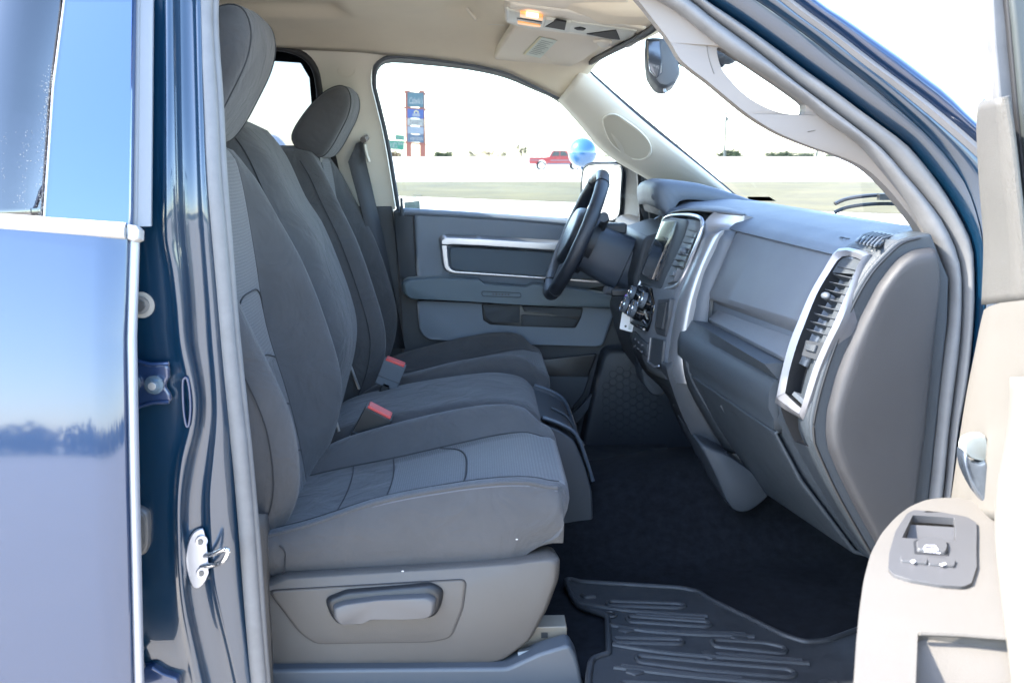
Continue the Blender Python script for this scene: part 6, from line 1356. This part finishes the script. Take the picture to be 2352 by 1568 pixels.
mb.box(c+Vector((0, 0, -.12)), (1.1, .02, .16), 'sign_white'); mb.box(c+Vector((0, 0, -.34)), (1.25, .02, .12), 'sign_white'); mb.box(c+Vector((0, 0, -.55)), (.8, .02, .07), 'sign_white2'); mb.build('panel_emblem', p2_)
# green road sign
GY = 132.0
def gg(u, v, d=0): return P(u, v, GY+d)
gr = empty('road_sign', (gg(900, 350).x, GY, 0), 'green highway exit sign with white lettering left of the tall pylon', 'road sign')
mb = MB(); mb.prism([gg(866, 320), gg(929, 324), gg(928, 345), gg(867, 341)], (0, .1, 0), 'sign_green'); gp = mb.build('sign_board', gr)
mb = MB(); mb.prism([gg(907, 309), gg(929, 311), gg(929, 323), gg(907, 321)], (0, .1, 0), 'sign_green'); gt = mb.build('exit_tab', gr)
mb = MB()
for u in (874, 895, 921): mb.tube([(gg(u, 340).x, GY+.15, -.03), (gg(u, 340).x, GY+.15, gg(u, 330).z)], .09, 'pole_grey', n=6)
mb.build('sign_post', gr)
text('sign_lettering', 'Robert S Light Blvd', gg(868, 332, -.02), X_, Z_, .62, 'sign_white', gp, width=3.3)
text('sign_lettering', '½ MILE', gg(890, 341, -.02), X_, Z_, .50, 'sign_white', gp, width=1.3)
text('sign_lettering', 'EXIT 220', gg(910, 319.5, -.02), X_, Z_, .40, 'sign_white', gt, width=.95)
# ---------------------------------------------------------------- red pickup on the highway
RY = 118.0; rx0 = P(1215, 380, RY).x; sc = 1.0
L = (1345-1215)/2300*RY; kx = L/5.6
rt = empty('red_pickup', (rx0+L/2, RY, .03), 'red four door pickup truck driving on the pale highway behind the balloon', 'pickup truck')
def R_(x, z, y=0): return Vector((rx0+x*kx, RY+y, .03+z*kx))
body = [(0, .72), (0, 1.12), (.05, 1.22), (1.75, 1.22), (1.95, 1.28), (2.25, 1.80), (2.45, 1.88), (3.55, 1.88), (3.75, 1.80), (4.15, 1.30), (4.5, 1.24), (5.35, 1.14), (5.55, 1.0), (5.6, .66), (5.45, .48), (5.05, .46), (4.95, .75), (4.7, .92), (4.4, .92), (4.12, .75), (4.04, .46), (1.75, .46), (1.66, .75), (1.4, .92), (1.1, .92), (.82, .75), (.74, .52), (.1, .55)]
mb = MB(); mb.prism([R_(x, z) for x, z in body], (0, 1.9*kx, 0), 'red_paint'); rb_ = mb.build('body', rt, bevel=.05, seg=3)
MB().prism([R_(x, z, -.03) for x, z in ((2.15, 1.32), (2.40, 1.76), (2.95, 1.78), (2.95, 1.32))], (0, .05, 0), 'car_glass').build('side_window', rt)
MB().prism([R_(x, z, -.03) for x, z in ((3.06, 1.32), (3.06, 1.78), (3.50, 1.78), (3.85, 1.34))], (0, .05, 0), 'car_glass').build('side_window', rt)
MB().prism([R_(x, z, .1) for x, z in ((3.62, 1.82), (3.70, 1.84), (4.14, 1.34), (4.06, 1.34))], (0, 1.6*kx, 0), 'car_glass').build('front_window', rt)
MB().prism([R_(x, z, -.05) for x, z in ((1.8, .46), (4.0, .46), (4.0, .62), (1.8, .62))], (0, .08, 0), 'sign_white2').build('side_trim', rt)
MB().prism([R_(x, z, -.02) for x, z in ((.1, .92), (1.0, .92), (1.0, .98), (.1, .98))], (0, .03, 0), 'sign_white2').build('chrome_strip', rt)
MB().prism([R_(x, z, -.02) for x, z in ((2.1, .88), (4.05, .88), (4.05, .95), (2.1, .95))], (0, .03, 0), 'sign_white2').build('chrome_strip', rt)
for x in (1.22, 4.55):
    for y in (.06, 1.72):
        c = R_(x, .40, y*kx); mb = MB(); mb.cyl(c, c+Vector((0, .24, 0)), .44*kx, 'rubber_dark', 24); w1 = mb.build('wheel', rt)
        MB().cyl(c-Vector((0, .03, 0)), c+Vector((0, .02, 0)), .30*kx, 'rim_silver', 20).build('rim', w1)
# balloon
BY = 9.8; bc = P(1338, 351, BY); br = 33/2300*BY
ba = MB(); ba.ball(bc, br, 'balloon', 32, 20, (1, 1, 1.02)); ba.cyl(bc-Vector((0, 0, br*.98)), bc-Vector((0, 0, br*1.12)), .012, 'balloon', 10, .022); bo2 = ba.build('balloon', None, sharp=80)
tag(bo2, 'shiny blue balloon on a thin string outside the driver window', 'balloon')
MB().tube([bc-Vector((0, 0, br*1.1)), bc+Vector((-.02, 0, -.5)), bc+Vector((-.04, 0, -1.4)), Vector((bc.x-.02, BY, 0))], .0022, 'string', n=5).build('string', bo2)
b2 = MB(); sp = [P(1565, 60, 7.0), P(1563, 140, 7.0), P(1562, 190, 7.0), P(1557, 250, 7.0), P(1556, 330, 7.0), Vector((P(1556, 330, 7).x, 7.0, .0))]
bb = P(1567, 10, 7.0); b2.ball(bb+Vector((0, 0, .12)), .15, 'balloon', 28, 18); b2o = b2.build('balloon', None, sharp=80); tag(b2o, 'balloon hidden above the mirror, its thin green string dangling below', 'balloon')
MB().tube(cr([bb]+sp[1:], 5), .0048, 'string_green', n=5).build('string', b2o)
# parked van behind the rear side window
vz = EZ+.21; vy = 8.0; vx1 = P(800, 300, vy).x; vx0 = vx1-4.9
vn = empty('parked_van', ((vx0+vx1)/2, vy+.9, 0), 'parked white roofed van glimpsed through the rear side window', 'van')
mb = MB(); mb.prism([Vector((x, vy, z)) for x, z in ((vx0, .45), (vx0+.05, vz-.1), (vx0+.3, vz), (vx1-.9, vz), (vx1-.5, 1.25), (vx1, 1.1), (vx1, .45))], (0, 1.85, 0), 'white'); mb.build('body', vn, bevel=.08, seg=3)
for a, b in ((.5, 1.6), (1.72, 2.8), (2.92, 3.9)): MB().prism([Vector((vx0+a, vy-.01, 1.22)), Vector((vx0+a, vy-.01, vz-.13)), Vector((vx0+b, vy-.01, vz-.13)), Vector((vx0+b, vy-.01, 1.22))], (0, .03, 0), 'car_glass').build('side_window', vn)
for x in (.95, 3.9):
    for y in (.0, 1.65): mb = MB(); c = Vector((vx0+x, vy+y, .34)); mb.cyl(c, c+Vector((0, .2, 0)), .34, 'rubber_dark', 24); w1 = mb.build('wheel', vn); MB().cyl(c-Vector((0, .01, 0)), c+Vector((0, .21, 0)), .2, 'rim_silver', 18).build('rim', w1)
